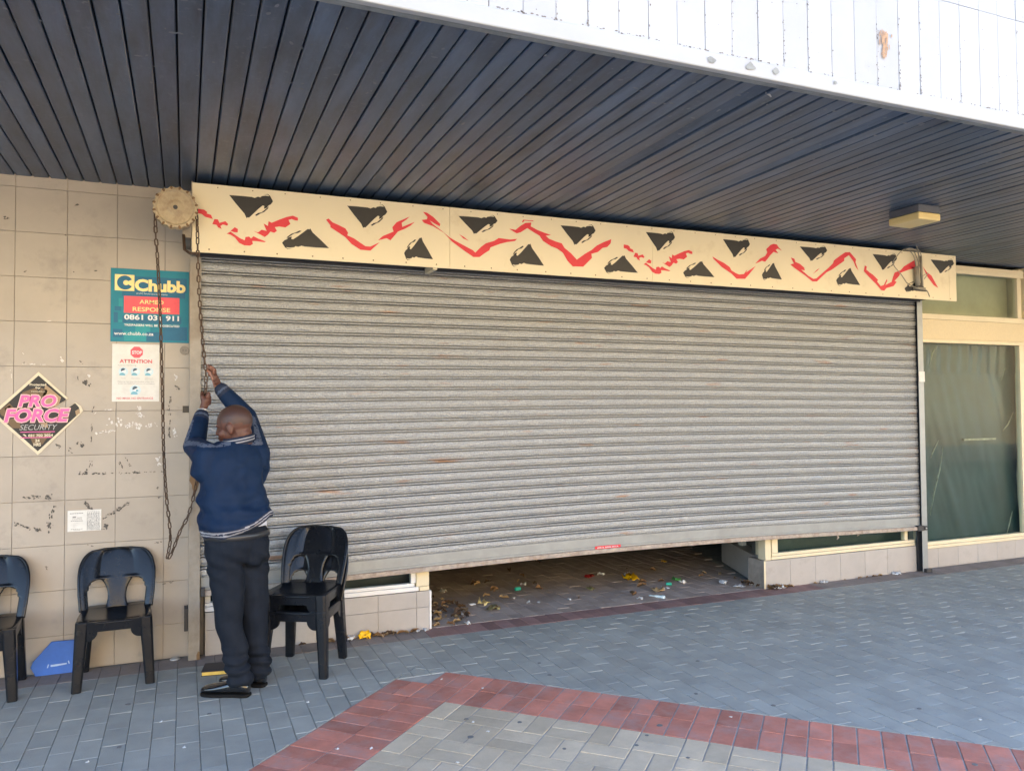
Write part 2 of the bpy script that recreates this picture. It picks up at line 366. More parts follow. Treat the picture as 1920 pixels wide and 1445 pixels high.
def joined(name, quads, matl, parent):
    m = MB(); rn = []
    for q in quads:
        z = random.uniform(-.0015, .0012); n0 = len(m.f)
        c = Vector((sum(p[0] for p in q)/len(q), sum(p[1] for p in q)/len(q)))
        lo = [(p[0], p[1], z-.03) for p in q]; mi = [(p[0], p[1], z-.004) for p in q]
        hi = [(*(Vector(p[:2]).lerp(c, .04)), z) for p in q]
        m.loft([lo, mi, hi], True); rv = random.random(); rn += [rv]*(len(m.f)-n0)
    me = m.mesh(name); a = me.attributes.new('rnd', 'FLOAT', 'FACE'); a.data.foreach_set('value', rn)
    o = link(name, me, parent, matl); return tag(o, kind='stuff')
for kind, cs in rest.items():
    qs = []
    for (x, y, rot, lx, ly, k, z) in cs:
        c, s = math.cos(rot), math.sin(rot)
        qs.append([(x+c*a-s*b, y+s*a+c*b) for a, b in ((-lx/2, -ly/2), (lx/2, -ly/2), (lx/2, ly/2), (-lx/2, ly/2))])
    joined({'paver': 'remaining_pavers', 'old_red': 'remaining_edging_bricks', 'edging': 'remaining_edging_bricks', 'paver_in': 'remaining_doorway_pavers', 'red_brick': 'remaining_red_bricks', 'buff': 'remaining_buff_bricks'}[kind], qs, M[kind], pavement)
# pavers cut along the diamond
def clip_half(poly, fn):
    out = []
    for i in range(len(poly)):
        a, b = poly[i], poly[(i+1) % len(poly)]; fa, fb = fn(a), fn(b)
        if fa >= 0: out.append(a)
        if (fa >= 0) != (fb >= 0):
            t = fa/(fa-fb); out.append((a[0]+(b[0]-a[0])*t, a[1]+(b[1]-a[1])*t))
    return out
cutq = []
for q in grey_cut:
    U = lambda p: -.004-in_diamond(*p)[1]; V = lambda p: -.004-in_diamond(*p)[2]
    A = clip_half(q, U)
    if len(A) > 2: cutq.append(A)
    B = clip_half(clip_half(q, V), lambda p: -U(p)-.0081)
    if len(B) > 2: cutq.append(B)
    C_q = clip_half(clip_half(clip_half(q, lambda p: -U(p)-.0081), lambda p: -V(p)-.0081), lambda p: p[1]-YT)
    if len(C_q) > 2: cutq.append(C_q)
joined('cut_pavers', cutq, M['paver'], pavement)

rg = random.Random(11)
for (px, py) in [(1213, 1378), (1058, 1403), (1290, 1420), (882, 1381), (1450, 1322), (240, 1320), (1030, 1265), (1305, 1300)] + [(rg.uniform(60, 1860), rg.uniform(1230, 1440)) for _ in range(12)]:
    c = gp(px, py); r_ = rg.uniform(.008, .017)
    if c.y > -.45 or c.y < -4: continue
    m = MB(); m.loft([[c+Vector((r_*q*rg.uniform(.85, 1.1)*math.cos(k*.6283), r_*q*rg.uniform(.85, 1.1)*math.sin(k*.6283), z)) for k in range(10)] for q, z in ((1, .0005), (.9, .0022))]); m.build('gum_spot', M['gum'], pavement)

# ------------------------------------------------------------------ building mass behind everything
bl = thing('building', 'tall plain shop building rising behind the canopy and the shutter', 'building')
m = MB(); m.box(-30, 40, .5, 14, SZ+.35, 11); m.box(-30, 40, 3.2, 14, -.01, SZ+.35); m.build('upper_wall', M['concrete'], bl)
m = MB(); m.box(-30, -2.7, .2, 3.2, -.01, SZ+.3); m.box(-2.7, .0, .32, 3.2, -.01, SZ+.3); m.box(9.6, 40, .2, 3.2, -.01, SZ+.3)
m.box(6.66, 9.6, .62, 3.2, -.01, SZ+.3); m.build('inner_wall', M['void'], bl)
m = MB(); m.box(.12, 1.55, .30, 2.6, 0, 2.9); m.box(1.4, 6.6, 2.65, 3.1, 0, 2.9); m.box(.1, 6.6, .16, 2.7, 2.68, 2.9)
m.build('doorway_back_wall', M['concrete'], bl)

# ------------------------------------------------------------------ canopy
can = thing('canopy', 'broad overhanging canopy with dark boarded soffit and white panelled fascia', 'canopy')
m = MB(); m.box(-12, 20, -2.699, .5, SZ+.03, SZ+.35); m.build('deck', M['void'], can)
m = MB(); m.box(-12, 20, -2.75, -2.70, SZ-.022, 5.3); m.build('edge_beam', M['edge'], can, bevel=.012)
GP = .0945
bme = MB(); w = GP-.008
bme.loft([[(-w/2, -2.695, .028), (-w/2, .13, .028), (w/2, .13, .028), (w/2, -2.695, .028)], [(-w/2, -2.695, .004), (-w/2, .13, .004), (w/2, .13, .004), (w/2, -2.695, .004)],
          [(-w/2+.005, -2.695, 0), (-w/2+.005, .13, 0), (w/2-.005, .13, 0), (w/2-.005, -2.695, 0)]]); bme = bme.mesh('soffit_board'); bme.materials.append(M['soffit'])
x = -.037 - GP/2 - GP*26; k = 0
while x < 10.5:
    o = link('soffit_board', bme, can); o.location = (x, 0, SZ + random.uniform(-.0015, .0015)); o.rotation_euler = (random.uniform(-.0006, .0006), random.uniform(-.03, .03), 0)
    if k in (53, 62): o.location.z += .012; o.rotation_euler.y = .16
    x += GP; k += 1
FP = .1418
fme = MB(); fme.box(-FP/2+.0014, FP/2-.0014, -.012, 0, 0, .50); fme = fme.mesh('fascia_panel'); fme.materials.append(M['fascia'])
m = MB(); m.box(-12, 20, -2.757, -2.751, SZ-.02, 5.3); m.build('seam_backing', M['seam'], can)
x0f = wp(900+30/1.882, 15, -2.765).x
for row in range(2):
    for k in range(-28, 62):
        o = link('fascia_panel', fme, can); o.location = (x0f + (k+.5)*FP + random.uniform(-.0007, .0007), -2.757+random.uniform(-.001, .001), SZ+.052+row*.503)
m = MB(); m.box(-12, 20, -2.772, -2.757, SZ+1.06, 5.3); m.box(-12, x0f-28*FP, -2.772, -2.757, SZ+.052, SZ+1.06); m.box(x0f+62*FP, 20, -2.772, -2.757, SZ+.052, SZ+1.06); m.build('upper_fascia', M['fascia'], can)
m = MB(); m.box(-12, 20, -2.785, -2.751, SZ-.028, SZ+.046); m.build('fascia_lip', M['fascia'], can, bevel=.006)
# shabby spots on the lip and panels
for (px, py, r) in ((1334, 112, .022), (1407, 125, .03), (1455, 134, .022), (1567, 155, .014)):
    c = wp(px, py, -2.789); pts = [c+Vector((r*random.uniform(.6, 1.2)*math.cos(a), 0, .7*r*random.uniform(.6, 1.2)*math.sin(a))) for a in [k*.5236 for k in range(12)]]
    flat_part('chipped_patch', [pts], M['edge'], can)
rust = mat('rust_streak', (.42, .27, .17), .85, var=.2, vscale=60); rs = random.Random(5); pl_ = []
for _ in range(70):
    t = rs.random(); px = 1658+rs.gauss(0, 5.5*(1-.6*t)); py = 60+t*46; l = rs.uniform(3, 9); w = rs.uniform(.5, 1.5)
    pl_.append([wp(px+a_*w, py+b_*l, -2.7735-rs.uniform(0, .0006)) for a_, b_ in ((-1, -.6), (0, -1), (1, -.5), (.8, .6), (0, 1), (-.8, .5))])
flat_part('rust_streak', pl_, rust, can)
pl_ = []
for k in range(-6, 44):                     # flaking along the seams and above the lip
    x = x0f+k*FP
    for _ in range(int(rs.random()**2*34)):
        z = SZ+.052+rs.random()**2*.45; r_ = rs.uniform(.001, .0045); xx = x+rs.gauss(0, .0028); pl_.append([(xx+r_*math.cos(a_)*rs.uniform(.5, 1), -2.7735, z+1.6*r_*math.sin(a_)*rs.uniform(.5, 1)) for a_ in (0, 1.05, 2.1, 3.14, 4.2, 5.2)])
    for _ in range(int(rs.random()*16)):
        xx = x+rs.random()*FP; z = SZ+.047+rs.gauss(0, .0022); r_ = rs.uniform(.0015, .006); pl_.append([(xx+1.6*r_*math.cos(a_)*rs.uniform(.5, 1), -2.7862, z+.7*r_*math.sin(a_)*rs.uniform(.5, 1)) for a_ in (0, 1.05, 2.1, 3.14, 4.2, 5.2)])
    for _ in range(3):
        xx = x+rs.random()*FP; z = SZ+.06+rs.random()*.9; r_ = rs.uniform(.0012, .003); pl_.append([(xx+r_*math.cos(a_), -2.7735, z+r_*math.sin(a_)) for a_ in (0, 1.05, 2.1, 3.14, 4.2, 5.2)])
tag(flat_part('paint_flecks', pl_, M['seam'], can), kind='stuff')
fl = MB()                                   # pale scratches and droppings on the soffit boards
for _ in range(900):
    x = rs.uniform(-1.6, 9); y = -2.6+2.6*rs.random()**1.5; z = SZ-.0055; w = rs.uniform(.0015, .006)*(1.5 if y < -1.6 else .8); l = w*rs.uniform(.6, 3.2); an = rs.uniform(-.5, .5)+1.57*(rs.random() < .5); n_ = 7
    fl.poly([(x+math.cos(an)*l*math.cos(q*.8976)*rs.uniform(.6, 1)-math.sin(an)*w*math.sin(q*.8976), y+math.sin(an)*l*math.cos(q*.8976)*rs.uniform(.6, 1)+math.cos(an)*w*math.sin(q*.8976), z) for q in range(n_)])
tag(fl.build('soffit_flecks', mat('pale_fleck', (.20, .22, .25), .8, var=.3, vscale=8), can), kind='stuff')

# hanging scrap at the canopy edge
sc = tag(MB().tube([wp(1437, 158, -2.60), wp(1441, 166, -2.60), wp(1438, 174, -2.6), wp(1446, 182, -2.6)], [.004, .012, .009, .003], 6).build('hanging_scrap', M['ink_pale'], smooth=True), 'small pale torn scrap dangling from the soffit behind the white fascia', 'scrap')

# soffit light
lp = thing('ceiling_light', 'square bulkhead ceiling light with yellowed cream diffuser under the soffit', 'light', (0, 0, 0))
L0 = gp(1722.5, 381, SZ); L1 = gp(1763, 387, SZ)
lx0, lx1, ly0, ly1 = L0.x, L0.x+.225, L0.y, L0.y+.27
m = MB(); m.box(lx0+.004, lx1-.004, ly0+.004, ly1-.004, SZ-.055, SZ-.001); m.build('housing', M['lampgrey'], lp, bevel=.006)
m = MB(); m.box(lx0, lx1, ly0, ly1, SZ-.112, SZ-.057); m.build('diffuser', M['diffuser'], lp, bevel=.012, seg=3)

# ------------------------------------------------------------------ left tiled wall
wall = thing('tiled_wall', 'dirty beige square tiled wall carrying the signs beside the roller shutter', 'wall')
m = MB(); m.box(-2.7, .12, YW+.004, YW+.18, -.01, SZ+.02); m.build('wall_core', M['grout'], wall)
TX0, TP, TZ0, TH = -.977, .2833, 3.004, .2790
tm = {}
xs = [TX0 + (k-6)*TP for k in range(11)]
zs = [TZ0 - k*TH for k in range(12)]
rows = [(3.0*0+zs[0], SZ+.015)] + [(zs[k+1], zs[k]) for k in range(11)]
rows[-1] = (-.008, rows[-1][1])
for (z0, z1) in rows:
    for k in range(10):
        xa, xb = max(xs[k], -2.68), min(xs[k+1], .118)
        if xb-xa < .02: continue
        key = (round(xb-xa, 4), round(z1-z0, 4))
        if key not in tm:
            a, b = (xb-xa)/2-.0009, (z1-z0)/2-.0009; c = .0015
            t = MB().loft([[(-a, .008, -b), (a, .008, -b), (a, .008, b), (-a, .008, b)], [(-a, c, -b), (a, c, -b), (a, c, b), (-a, c, b)], [(-a+c, 0, -b+c), (a-c, 0, -b+c), (a-c, 0, b-c), (-a+c, 0, b-c)]])
            tm[key] = t.mesh('tile'); tm[key].materials.append(M['tile'])
        o = link('tile', tm[key], wall); o.location = ((xa+xb)/2, YW-.003+random.uniform(-.0006, .0006), (z0+z1)/2)
        o.rotation_euler = (random.uniform(-.003, .003), 0, random.uniform(-.003, .003))
def stroke(p0, p1, wid, matl, dens=1., name='tape_residue', Y=YW-.0055):     # dry, broken residue: many small torn dabs
    a, b = Vector(p0), Vector(p1); L = max((b-a).length, 1); d = (b-a).normalized(); nrm = Vector((-d.y, d.x)); polys = []
    for _ in range(int(L*wid*.16*dens)+3):
        t = random.random()*L; off = random.gauss(0, .30)*wid; l = random.uniform(1.2, 5.5); h = random.uniform(.8, max(1.2, wid*.45)); q0 = a+d*t+nrm*off; n = 9; e = []
        if noise.noise(Vector((t*.16, a.x, a.y))) < -.12: continue
        for k in range(n):
            an = 2*math.pi*k/n; r_ = random.uniform(.55, 1.15); q = q0 + d*math.cos(an)*l*r_*.6 + nrm*math.sin(an)*h*r_*.6; e.append(wp(q.x, q.y, Y+random.uniform(-.0006, .0006)))
        polys.append(e)
    if polys: flat_part(name, polys, matl, wall)
for s_ in (((27, 981), (76, 994), 6), ((101, 948), (89, 998), 7), ((157, 936), (172, 955), 7), ((193, 972), (243, 943), 6), ((192, 985), (203, 988), 8), ((168, 888), (213, 887), 4), ((223, 887), (262, 885), 4), ((262, 885), (306, 884), 2),
           ((149, 884), (163, 887), 9), ((36, 933), (76, 931), 5), ((85, 930), (96, 932), 7), ((172, 795), (171, 830), 2.5), ((170, 864), (169, 874), 4), ((176, 762), (172, 773), 3), ((320, 742), (317, 770), 4), ((319, 776), (317, 820), 4),
           ((145, 830), (156, 836), 8), ((130, 842), (137, 846), 6), ((105, 834), (116, 838), 5), ((157, 715), (167, 724), 9), ((145, 706), (148, 714), 3), ((222, 862), (230, 876), 3), ((236, 858), (244, 874), 3), ((328, 722), (336, 730), 5), ((8, 408), (18, 410), 5), ((45, 509), (49, 508), 4), ((138, 511), (141, 510), 4), ((178, 508), (181, 508), 3), ((140, 385), (147, 383), 4), ((123, 442), (127, 440), 3),
           ((40, 677), (46, 680), 4), ((150, 678), (156, 682), 5), ((295, 914), (298, 916), 4), ((292, 934), (300, 933), 3), ((165, 1020), (176, 1025), 4), ((305, 1095), (326, 1090), 3), ((85, 1062), (90, 1070), 3), ((290, 1018), (303, 1015), 3)):
    stroke(s_[0], s_[1], s_[2], M['residue'])
for s_ in (((259, 762), (264, 784), 9), ((235, 797), (268, 796), 5), ((180, 812), (222, 806), 5), ((113, 670), (119, 678), 6), ((40, 682), (90, 684), 2.5), ((190, 768), (210, 768), 4), ((295, 857), (300, 872), 8), ((164, 700), (170, 708), 6), ((327, 703), (332, 711), 6), ((325, 800), (330, 818), 6), ((19, 694), (22, 708), 3), ((185, 770), (176, 776), 3), ((292, 792), (296, 798), 3), ((88, 603), (96, 601), 2), ((215, 1100), (219, 1103), 3), ((44, 662), (46, 664), 2.5)):
    stroke(s_[0], s_[1], s_[2], M['peel'], 1., 'paper_residue')
for s_ in (((200, 790), (285, 800), 14),):
    stroke(s_[0], s_[1], s_[2], M['peel'], .25, 'paper_residue')
c = wp(346, 657, YW-.006); m = MB(); m.tube([c, c+Vector((0, -.008, 0))], .029, 20); cp = m.build('cover_cap', M['rail'], wall, bevel=.002)
m = MB()
for q in (-.009, .009): m.tube([c+Vector((q, -.0075, 0)), c+Vector((q, -.0095, 0))], .003, 8)
m.build('screw', M['dark_metal'], wall)
c = wp(348, 767, YW-.006); m = MB(); m.box(c.x-.018, c.x+.02, c.y-.006, c.y, c.z-.022, c.z+.022); tag(m.build('black_tab', M['black_paint']), 'small black square tab on the tiles beside the guide rail', 'tab')

# ------------------------------------------------------------------ lettering
def text(name, s, box, Y, matl, parent, bold=.0, shear=0.):   # box = (x0, x1, z0, z1) on the plane y = Y, facing -y
    cu = bpy.data.curves.new('t', 'FONT'); cu.body = s; cu.size = 1; cu.shear = shear; cu.offset = bold; cu.resolution_u = 3
    o = bpy.data.objects.new('t', cu)
    me = evaluated_mesh(o); bpy.data.objects.remove(o)
    xs_ = [v.co.x for v in me.vertices]; ys_ = [v.co.y for v in me.vertices]
    if not xs_: return None
    a, b, c, d = min(xs_), max(xs_), min(ys_), max(ys_); x0, x1, z0, z1 = box
    for v in me.vertices: v.co = Vector((x0+(v.co.x-a)/(b-a)*(x1-x0), Y, z0+(v.co.y-c)/(d-c)*(z1-z0)))
    me.materials.clear(); me.update()
    bm = bmesh.new(); bm.from_mesh(me)
    for f in bm.faces:
        f.normal_update()
        if f.normal.y > 0: f.normal_flip()
    bm.to_mesh(me); bm.free()
    return link(name, me, parent, matl)
def board(name, label, cat, x0, x1, z0, z1, Y, th, matl, mapper=None):
    t = thing(name, label, cat, (0, 0, 0)); m = MB(); m.box(x0, x1, Y, Y+th, z0, z1); m.build('panel', matl, t, bevel=.0008, seg=1); return t
def rect(x0, x1, z0, z1, Y): return [(x0, Y, z0), (x1, Y, z0), (x1, Y, z1), (x0, Y, z1)]
def disc(cx, cz, r, Y, n=24, a0=0, a1=2*math.pi): return [(cx+r*math.cos(a0+(a1-a0)*k/n), Y, cz+r*math.sin(a0+(a1-a0)*k/n)) for k in range(n+(0 if abs(a1-a0-2*math.pi) < .01 else 1))]
def box_in(X0, X1, Z0, Z1):
    return lambda a, b, c, d: (X0+(X1-X0)*a, X0+(X1-X0)*b, Z1-(Z1-Z0)*d, Z1-(Z1-Z0)*c)   # fractions: left, right, top, bottom
Y1 = YW-.0095; e = .0007
# armed-response sign
S = (-.446, .020, 2.055, 2.530); sg = board('security_sign', 'teal security company sign with cream lettering and coral panel on the tiles', 'sign', *S, Y1, .004, M['teal']); F = box_in(*S)
rr = random.Random(3)
for (a, b, c, d, k) in ((.10, .15, .41, .52, 'teal_light'), (.04, .09, .60, .74, 'teal_dark'), (.10, .145, .70, .735, 'teal_light'), (.03, .15, .83, .94, 'teal_dark'), (.17, .45, .86, .99, 'teal_light'), (.31, .50, .76, .86, 'teal_light'), (.45, .66, .86, .985, 'teal_dark'), (.66, .98, .78, .97, 'teal_dark'), (.05, .13, .52, .58, 'teal_dark'), (.14, .97, .10, .30, 'teal_dark'), (.14, .95, .30, .38, 'teal_dark'), (.15, .9, .64, .74, 'teal_dark')):
    x0, x1, z0, z1 = F(a, b, c, d); flat_part('tint_square', [rect(x0, x1, z0, z1, Y1-e*(1 if k == 'teal_dark' else 1.4))], M[k], sg)
x0, x1, z0, z1 = F(.05, .295, .085, .305); flat_part('logo_square', [rect(x0, x1, z0, z1, Y1-3*e)], M['cream_ink'], sg)
cx, cz, r = (x0+x1)/2+.002, (z0+z1)/2, (z1-z0)*.44
C_out = disc(cx, cz, r, Y1-4*e, 28, R(28), R(332)); C_in = disc(cx+.006, cz, r*.36, Y1-4*e, 18, R(322), R(38))
flat_part('logo_ring', [C_out + C_in], M['teal_dark'], sg)
text('lettering', 'Chubb', F(.30, .955, .135, .305), Y1-3*e, M['cream_ink'], sg, .045)
text('lettering', 'A UTC Fire & Security Company', F(.32, .72, .325, .35), Y1-3*e, M['white_ink'], sg, .0)
x0, x1, z0, z1 = F(.165, .875, .375, .605); flat_part('coral_panel', [rect(x0, x1, z0, z1, Y1-3*e)], M['coral'], sg)
text('lettering', 'ARMED', F(.36, .67, .42, .475), Y1-4*e, M['cream_ink'], sg, .015); text('lettering', 'RESPONSE', F(.275, .755, .52, .58), Y1-4*e, M['cream_ink'], sg, .015)
text('lettering', '0861 031 911', F(.17, .87, .625, .70), Y1-3*e, M['white_ink'], sg, .03)
text('lettering', 'TRESPASSERS WILL BE PROSECUTED', F(.17, .875, .755, .785), Y1-3*e, M['white_ink'], sg, .025)
text('lettering', 'www.chubb.co.za', F(.045, .54, .865, .91), Y1-3*e, M['white_ink'], sg, .015)
# attention notice
S = (-.435, -.158, 1.668, 2.040); sg = board('notice', 'white paper attention notice with red stop octagon under the teal sign', 'notice', *S, Y1+.003, .0015, M['paper']); F = box_in(*S); Y2 = Y1+.003
x0, x1, z0, z1 = F(.385, .645, .045, .235); cx, cz, r = (x0+x1)/2, (z0+z1)/2, (x1-x0)/2
flat_part('stop_octagon', [[(cx+r*1.08*math.cos(R(22.5+45*k)), Y2-e, cz+r*1.08*math.sin(R(22.5+45*k))) for k in range(8)]], M['coral'], sg)
text('lettering', 'STOP', F(.415, .625, .115, .175), Y2-2*e, M['white_ink'], sg, .03)
text('lettering', 'ATTENTION', F(.155, .845, .265, .33), Y2-e, M['ink_red'], sg, .035)
text('lettering', 'If you are experiencing', F(.13, .50, .36, .38), Y2-e, M['ink_grey'], sg)
def face(fx, fy, r_, mk):
    x0, x1, z0, z1 = F(fx-.1, fx+.1, fy, fy); cx, cz = (x0+x1)/2, z0
    flat_part('icon_disc', [disc(cx, cz, r_, Y2-e)], M['pale_blue'], sg)
    flat_part('icon_head', [disc(cx+.003, cz+.004, r_*.45, Y2-2*e, 16)], M['skin_ink'], sg)
    flat_part('icon_hair', [disc(cx-.001, cz+.009, r_*.48, Y2-2.5*e, 12, R(20), R(215))], M['ink_navy'], sg)
    flat_part('icon_shoulder', [disc(cx-.006, cz-r_*.86, r_*.62, Y2-3*e, 12, 0, math.pi)], M['ink_blue'], sg)
    if mk: flat_part('icon_mask', [disc(cx+.010, cz-.003, r_*.25, Y2-4*e, 10)], M['ink_blue'], sg)
face(.235, .48, .028, 0); face(.49, .48, .028, 0); face(.775, .48, .028, 0); face(.49, .80, .033, 1)
text('lettering', 'FEVER', F(.19, .29, .59, .605), Y2-e, M['ink_pale'], sg); text('lettering', 'COUGHING', F(.40, .58, .59, .605), Y2-e, M['ink_pale'], sg)
text('lettering', 'DIFFICULTY', F(.69, .87, .58, .597), Y2-e, M['ink_pale'], sg); text('lettering', 'BREATHING', F(.69, .87, .605, .622), Y2-e, M['ink_pale'], sg)
text('lettering', 'Please do not enter into building unless your', F(.12, .89, .645, .665), Y2-e, M['ink_grey'], sg); text('lettering', 'doctor has confirmed you are not contagious', F(.12, .90, .678, .698), Y2-e, M['ink_grey'], sg)
text('lettering', 'NO MASK NO ENTRANCE', F(.10, .87, .925, .96), Y2-e, M['ink_red'], sg, .02)
# diamond sign
pc = Vector((-.843, 0, 1.597)); hw, hh = .247, .258; Y3 = YW-.0095
sg = thing('diamond_sign', 'black diamond shaped security sign with pink lettering and torn right corner', 'sign')
def dia(q, Y): return [(pc.x+a*hw, Y, pc.z+b*hh) for a, b in q]
outer = [(0, 1), (.66, .36), (.60, .31), (.20, .06), (.32, .02), (.52, .02), (.82, .26), (.95, .17), (1, .05), (.94, -.02), (.08, -.93), (0, -1), (-1, 0)]
m = MB(); p_ = dia(outer, Y3+.003); q_ = dia(outer, Y3)
nn = len(outer); tri = tessellate_polygon([[Vector(v) for v in q_]])
m.add(q_+p_, [tuple(t) for t in tri] + [tuple(nn+i for i in reversed(t)) for t in tri] + [(i, (i+1) % nn, nn+(i+1) % nn, nn+i) for i in range(nn)]); m.build('panel', M['pf_cream'], sg)
inner = [(0, .91), (.62, .33), (.585, .305), (.20, .06), (.32, .02), (.52, .02), (.815, .245), (.90, .14), (.92, .06), (.88, -.035), (0, -.91), (-.91, 0)]
flat_part('black_field', [dia(inner, Y3-e)], M['pf_black'], sg)
for q, k in (([(.15, .7), (.5, .38), (.45, .2), (.2, .12), (.1, .4)], 'pf_tan'), ([(-.35, .5), (-.05, .62), (.05, .4), (-.3, .28)], 'pf_brown'), ([(-.85, .05), (-.62, .25), (-.5, .1), (-.6, -.12), (-.78, -.05)], 'pf_brown'), ([(-.72, .12), (-.6, .2), (-.58, .02), (-.66, -.03)], 'pf_tan'), ([(-.7, -.15), (-.45, -.1), (-.35, -.35), (-.55, -.35)], 'pf_brown'), ([(.05, -.25), (.2, -.22), (.22, -.35), (.1, -.33)], 'pf_tan'), ([(.82, .05), (.9, .1), (.93, .0), (.84, -.06)], 'pf_tan'), ([(-.2, -.5), (.3, -.45), (.1, -.75), (-.1, -.75)], 'pf_brown'), ([(.05, .62), (.2, .55), (.12, .3), (0, .35)], 'pf_brown')):
    flat_part('photo_patch', [dia(q, Y3-1.5*e)], M[k], sg)
def dbox(a, b, c, d): return (pc.x+a*hw, pc.x+b*hw, pc.z+c*hh, pc.z+d*hh)
text('lettering', 'Protected', dbox(-.19, .17, .66, .72), Y3-3*e, M['pf_cream'], sg, .03); text('lettering', 'by', dbox(-.06, .05, .58, .64), Y3-3*e, M['pf_cream'], sg, .03)
text('lettering', 'MOORS/A', dbox(-.15, .15, .505, .54), Y3-3*e, M['pf_cream'], sg)
for s_, bx in (('PRO', (-.43, .40, .15, .44)), ('FORCE', (-.73, .70, -.21, .11))):
    bb = dbox(*bx); g = .006
    text('lettering_edge', s_, (bb[0]-g, bb[1]+g, bb[2]-g, bb[3]+g), Y3-3*e, M['pink_edge'], sg, .075, .22); text('lettering', s_, bb, Y3-4*e, M['pink'], sg, .035, .22)
text('lettering', 'SECURITY', dbox(-.40, .43, -.40, -.27), Y3-3*e, M['ink_pale'], sg, .0, .3)
for z in (-.455, -.59): flat_part('pink_rule', [rect(pc.x-.38*hw, pc.x+(.37 if z > -.5 else .3)*hw, pc.z+z*hh, pc.z+(z+.018)*hh, Y3-3*e)], M['pink'], sg)
text('lettering', '031 702 2024', dbox(-.21, .33, -.565, -.50), Y3-3*e, M['pf_cream'], sg, .04); text('lettering', '24', dbox(-.06, .04, -.69, -.62), Y3-3*e, M['pf_cream'], sg, .04); text('lettering', 'HRS', dbox(-.09, .07, -.79, -.71), Y3-3*e, M['pf_cream'], sg, .04)
flat_part('handset_icon', [dia([(-.33, -.50), (-.29, -.495), (-.25, -.53), (-.25, -.565), (-.28, -.545), (-.31, -.52)], Y3-3*e)], M['pf_cream'], sg)
# paper list
S = (-.678, -.489, .853, .985); sg = board('paper_notice', 'small white printed paper with dense list stuck low on the tiles', 'notice', *S, YW-.0075, .001, M['paper']); F = box_in(*S); Y4 = YW-.0075
for k, (a, b, c, d) in enumerate(((.07, .47, .13, .16), (.15, .25, .28, .36), (.28, .43, .34, .37), (.14, .43, .42, .44), (.10, .46, .49, .515), (.10, .46, .88, .90), (.18, .38, .94, .96), (.17, .31, .61, .62), (.17, .26, .67, .68), (.17, .30, .72, .73), (.17, .24, .78, .79), (.58, .96, .07, .09))):
    x0, x1, z0, z1 = F(a, b, c, d); flat_part('print_line', [rect(x0+(x1-x0)*q/6, x0+(x1-x0)*(q+.75)/6, z0, z1, Y4-e) for q in range(6)], M['ink_pale' if k > 6 else 'ink_grey'], sg)
pl_ = []
for row in range(17):
    x = .57
    while x < .96:
        w = random.uniform(.015, .05); x0, x1, z0, z1 = F(x, min(x+w, .965), .13+row*.05, .13+row*.05+random.uniform(.018, .034)); pl_.append(rect(x0, x1, z0, z1, Y4-e)); x += w+random.uniform(.008, .03)
flat_part('printed_table', pl_, M['ink_grey'], sg)

# ------------------------------------------------------------------ roller shutter
sh = thing('roller_shutter', 'wide galvanised roller shutter curtain with embossed slats stopped half a metre up', 'roller shutter')
SX0, SX1, SY = .088, 6.58, .035
ZB0, ZTOP, NS = .585, 2.74, 28
pitch = (2.617-.523)/27.
def bow(x, z):                            # curtain lifted in the middle, more so lower down
    t = min(1, max(0, (x-SX0)/(SX1-SX0))); return (.052*math.sin(math.pi*min(1, t*.97))**1.3 - .002*t)*max(0, (2.62-z)/2.1)
NX = 26
prof = []                                 # (dy, dz): convex face, then the rolled hinge
for k in range(9):
    a = k/8; prof.append((-.0135*math.sin(math.pi*(.10+.86*a))**.8, a*.052))
prof = [(dy*.45-.004, dz*.835) for dy, dz in prof] + [(.030, .0446), (.030, .0484), (-.004, .0490), (-.0085, .0520), (-.0085, .0600), (-.004, .0640), (.030, .0646), (.030, .0690), (-.004, .0696), (-.005, pitch-.0006)]   # deep narrow grooves either side of the hinge roll
for s_ in range(NS):
    z0 = .523 + s_*pitch
    m = MB(); jx = random.uniform(-.003, .003); jy = random.uniform(-.0015, .0015); tilt = random.uniform(-.0003, .0003)
    vs = []; fs = []; n = len(prof)
    for i in range(NX+1):
        x = SX0+jx + (SX1-SX0)*i/NX; wob = .0012*noise.noise(Vector((x*.9, s_*.7, 3)))
        for (dy, dz) in prof: vs.append((x, SY+jy+dy+wob, z0+dz+bow(x, z0)+tilt*(x-3.3)))
    for i in range(NX):
        for k in range(n-1): a = i*n+k; fs.append((a, a+n, a+n+1, a+1))
    m.add(vs, fs); me = bpy.data.meshes.new('slat'); me.from_pydata(vs, [], fs); me.update()
    link('slat', me, sh, M['galv'])
def strip(y0, y1, z0, z1, name, matl, zb=.5, x0=SX0+.012, x1=SX1-.002, bevel=0):
    m = MB(); rings = []
    for i in range(NX+1):
        x = x0+(x1-x0)*i/NX; b = bow(x, zb)
        rings.append([(x, y0, z0+b), (x, y1, z0+b), (x, y1, z1+b), (x, y0, z1+b)])
    m.loft(rings); return m.build(name, matl, sh, bevel=bevel)
strip(.026, .038, .452, .5215, 'flat_lath', M['galv_flat'])
strip(.014, .0255, .438, .452, 'lip_edge', M['galv_flat'])
strip(-.010, .040, .404, .4375, 'bottom_rail', M['rusty'], bevel=.004)
c = wp(1140, 1028, -.005); px0 = wp(1116, 1030, .010).x; px1 = wp(1164, 1026, .010).x; zz = .440+bow((px0+px1)/2, .5)
lab = MB(); lab.box(px0, px1, .0105, .0132, zz-.008, zz+.018); lab = lab.build('red_label', M['red_paint'], sh); lab['label'] = 'small red sticker with white lettering on the bottom rail'
text('lettering', '(031) 5000 MTA', (px0+.02, px1-.02, zz-.001, zz+.011), .0100, M['white_ink'], sh, .02)
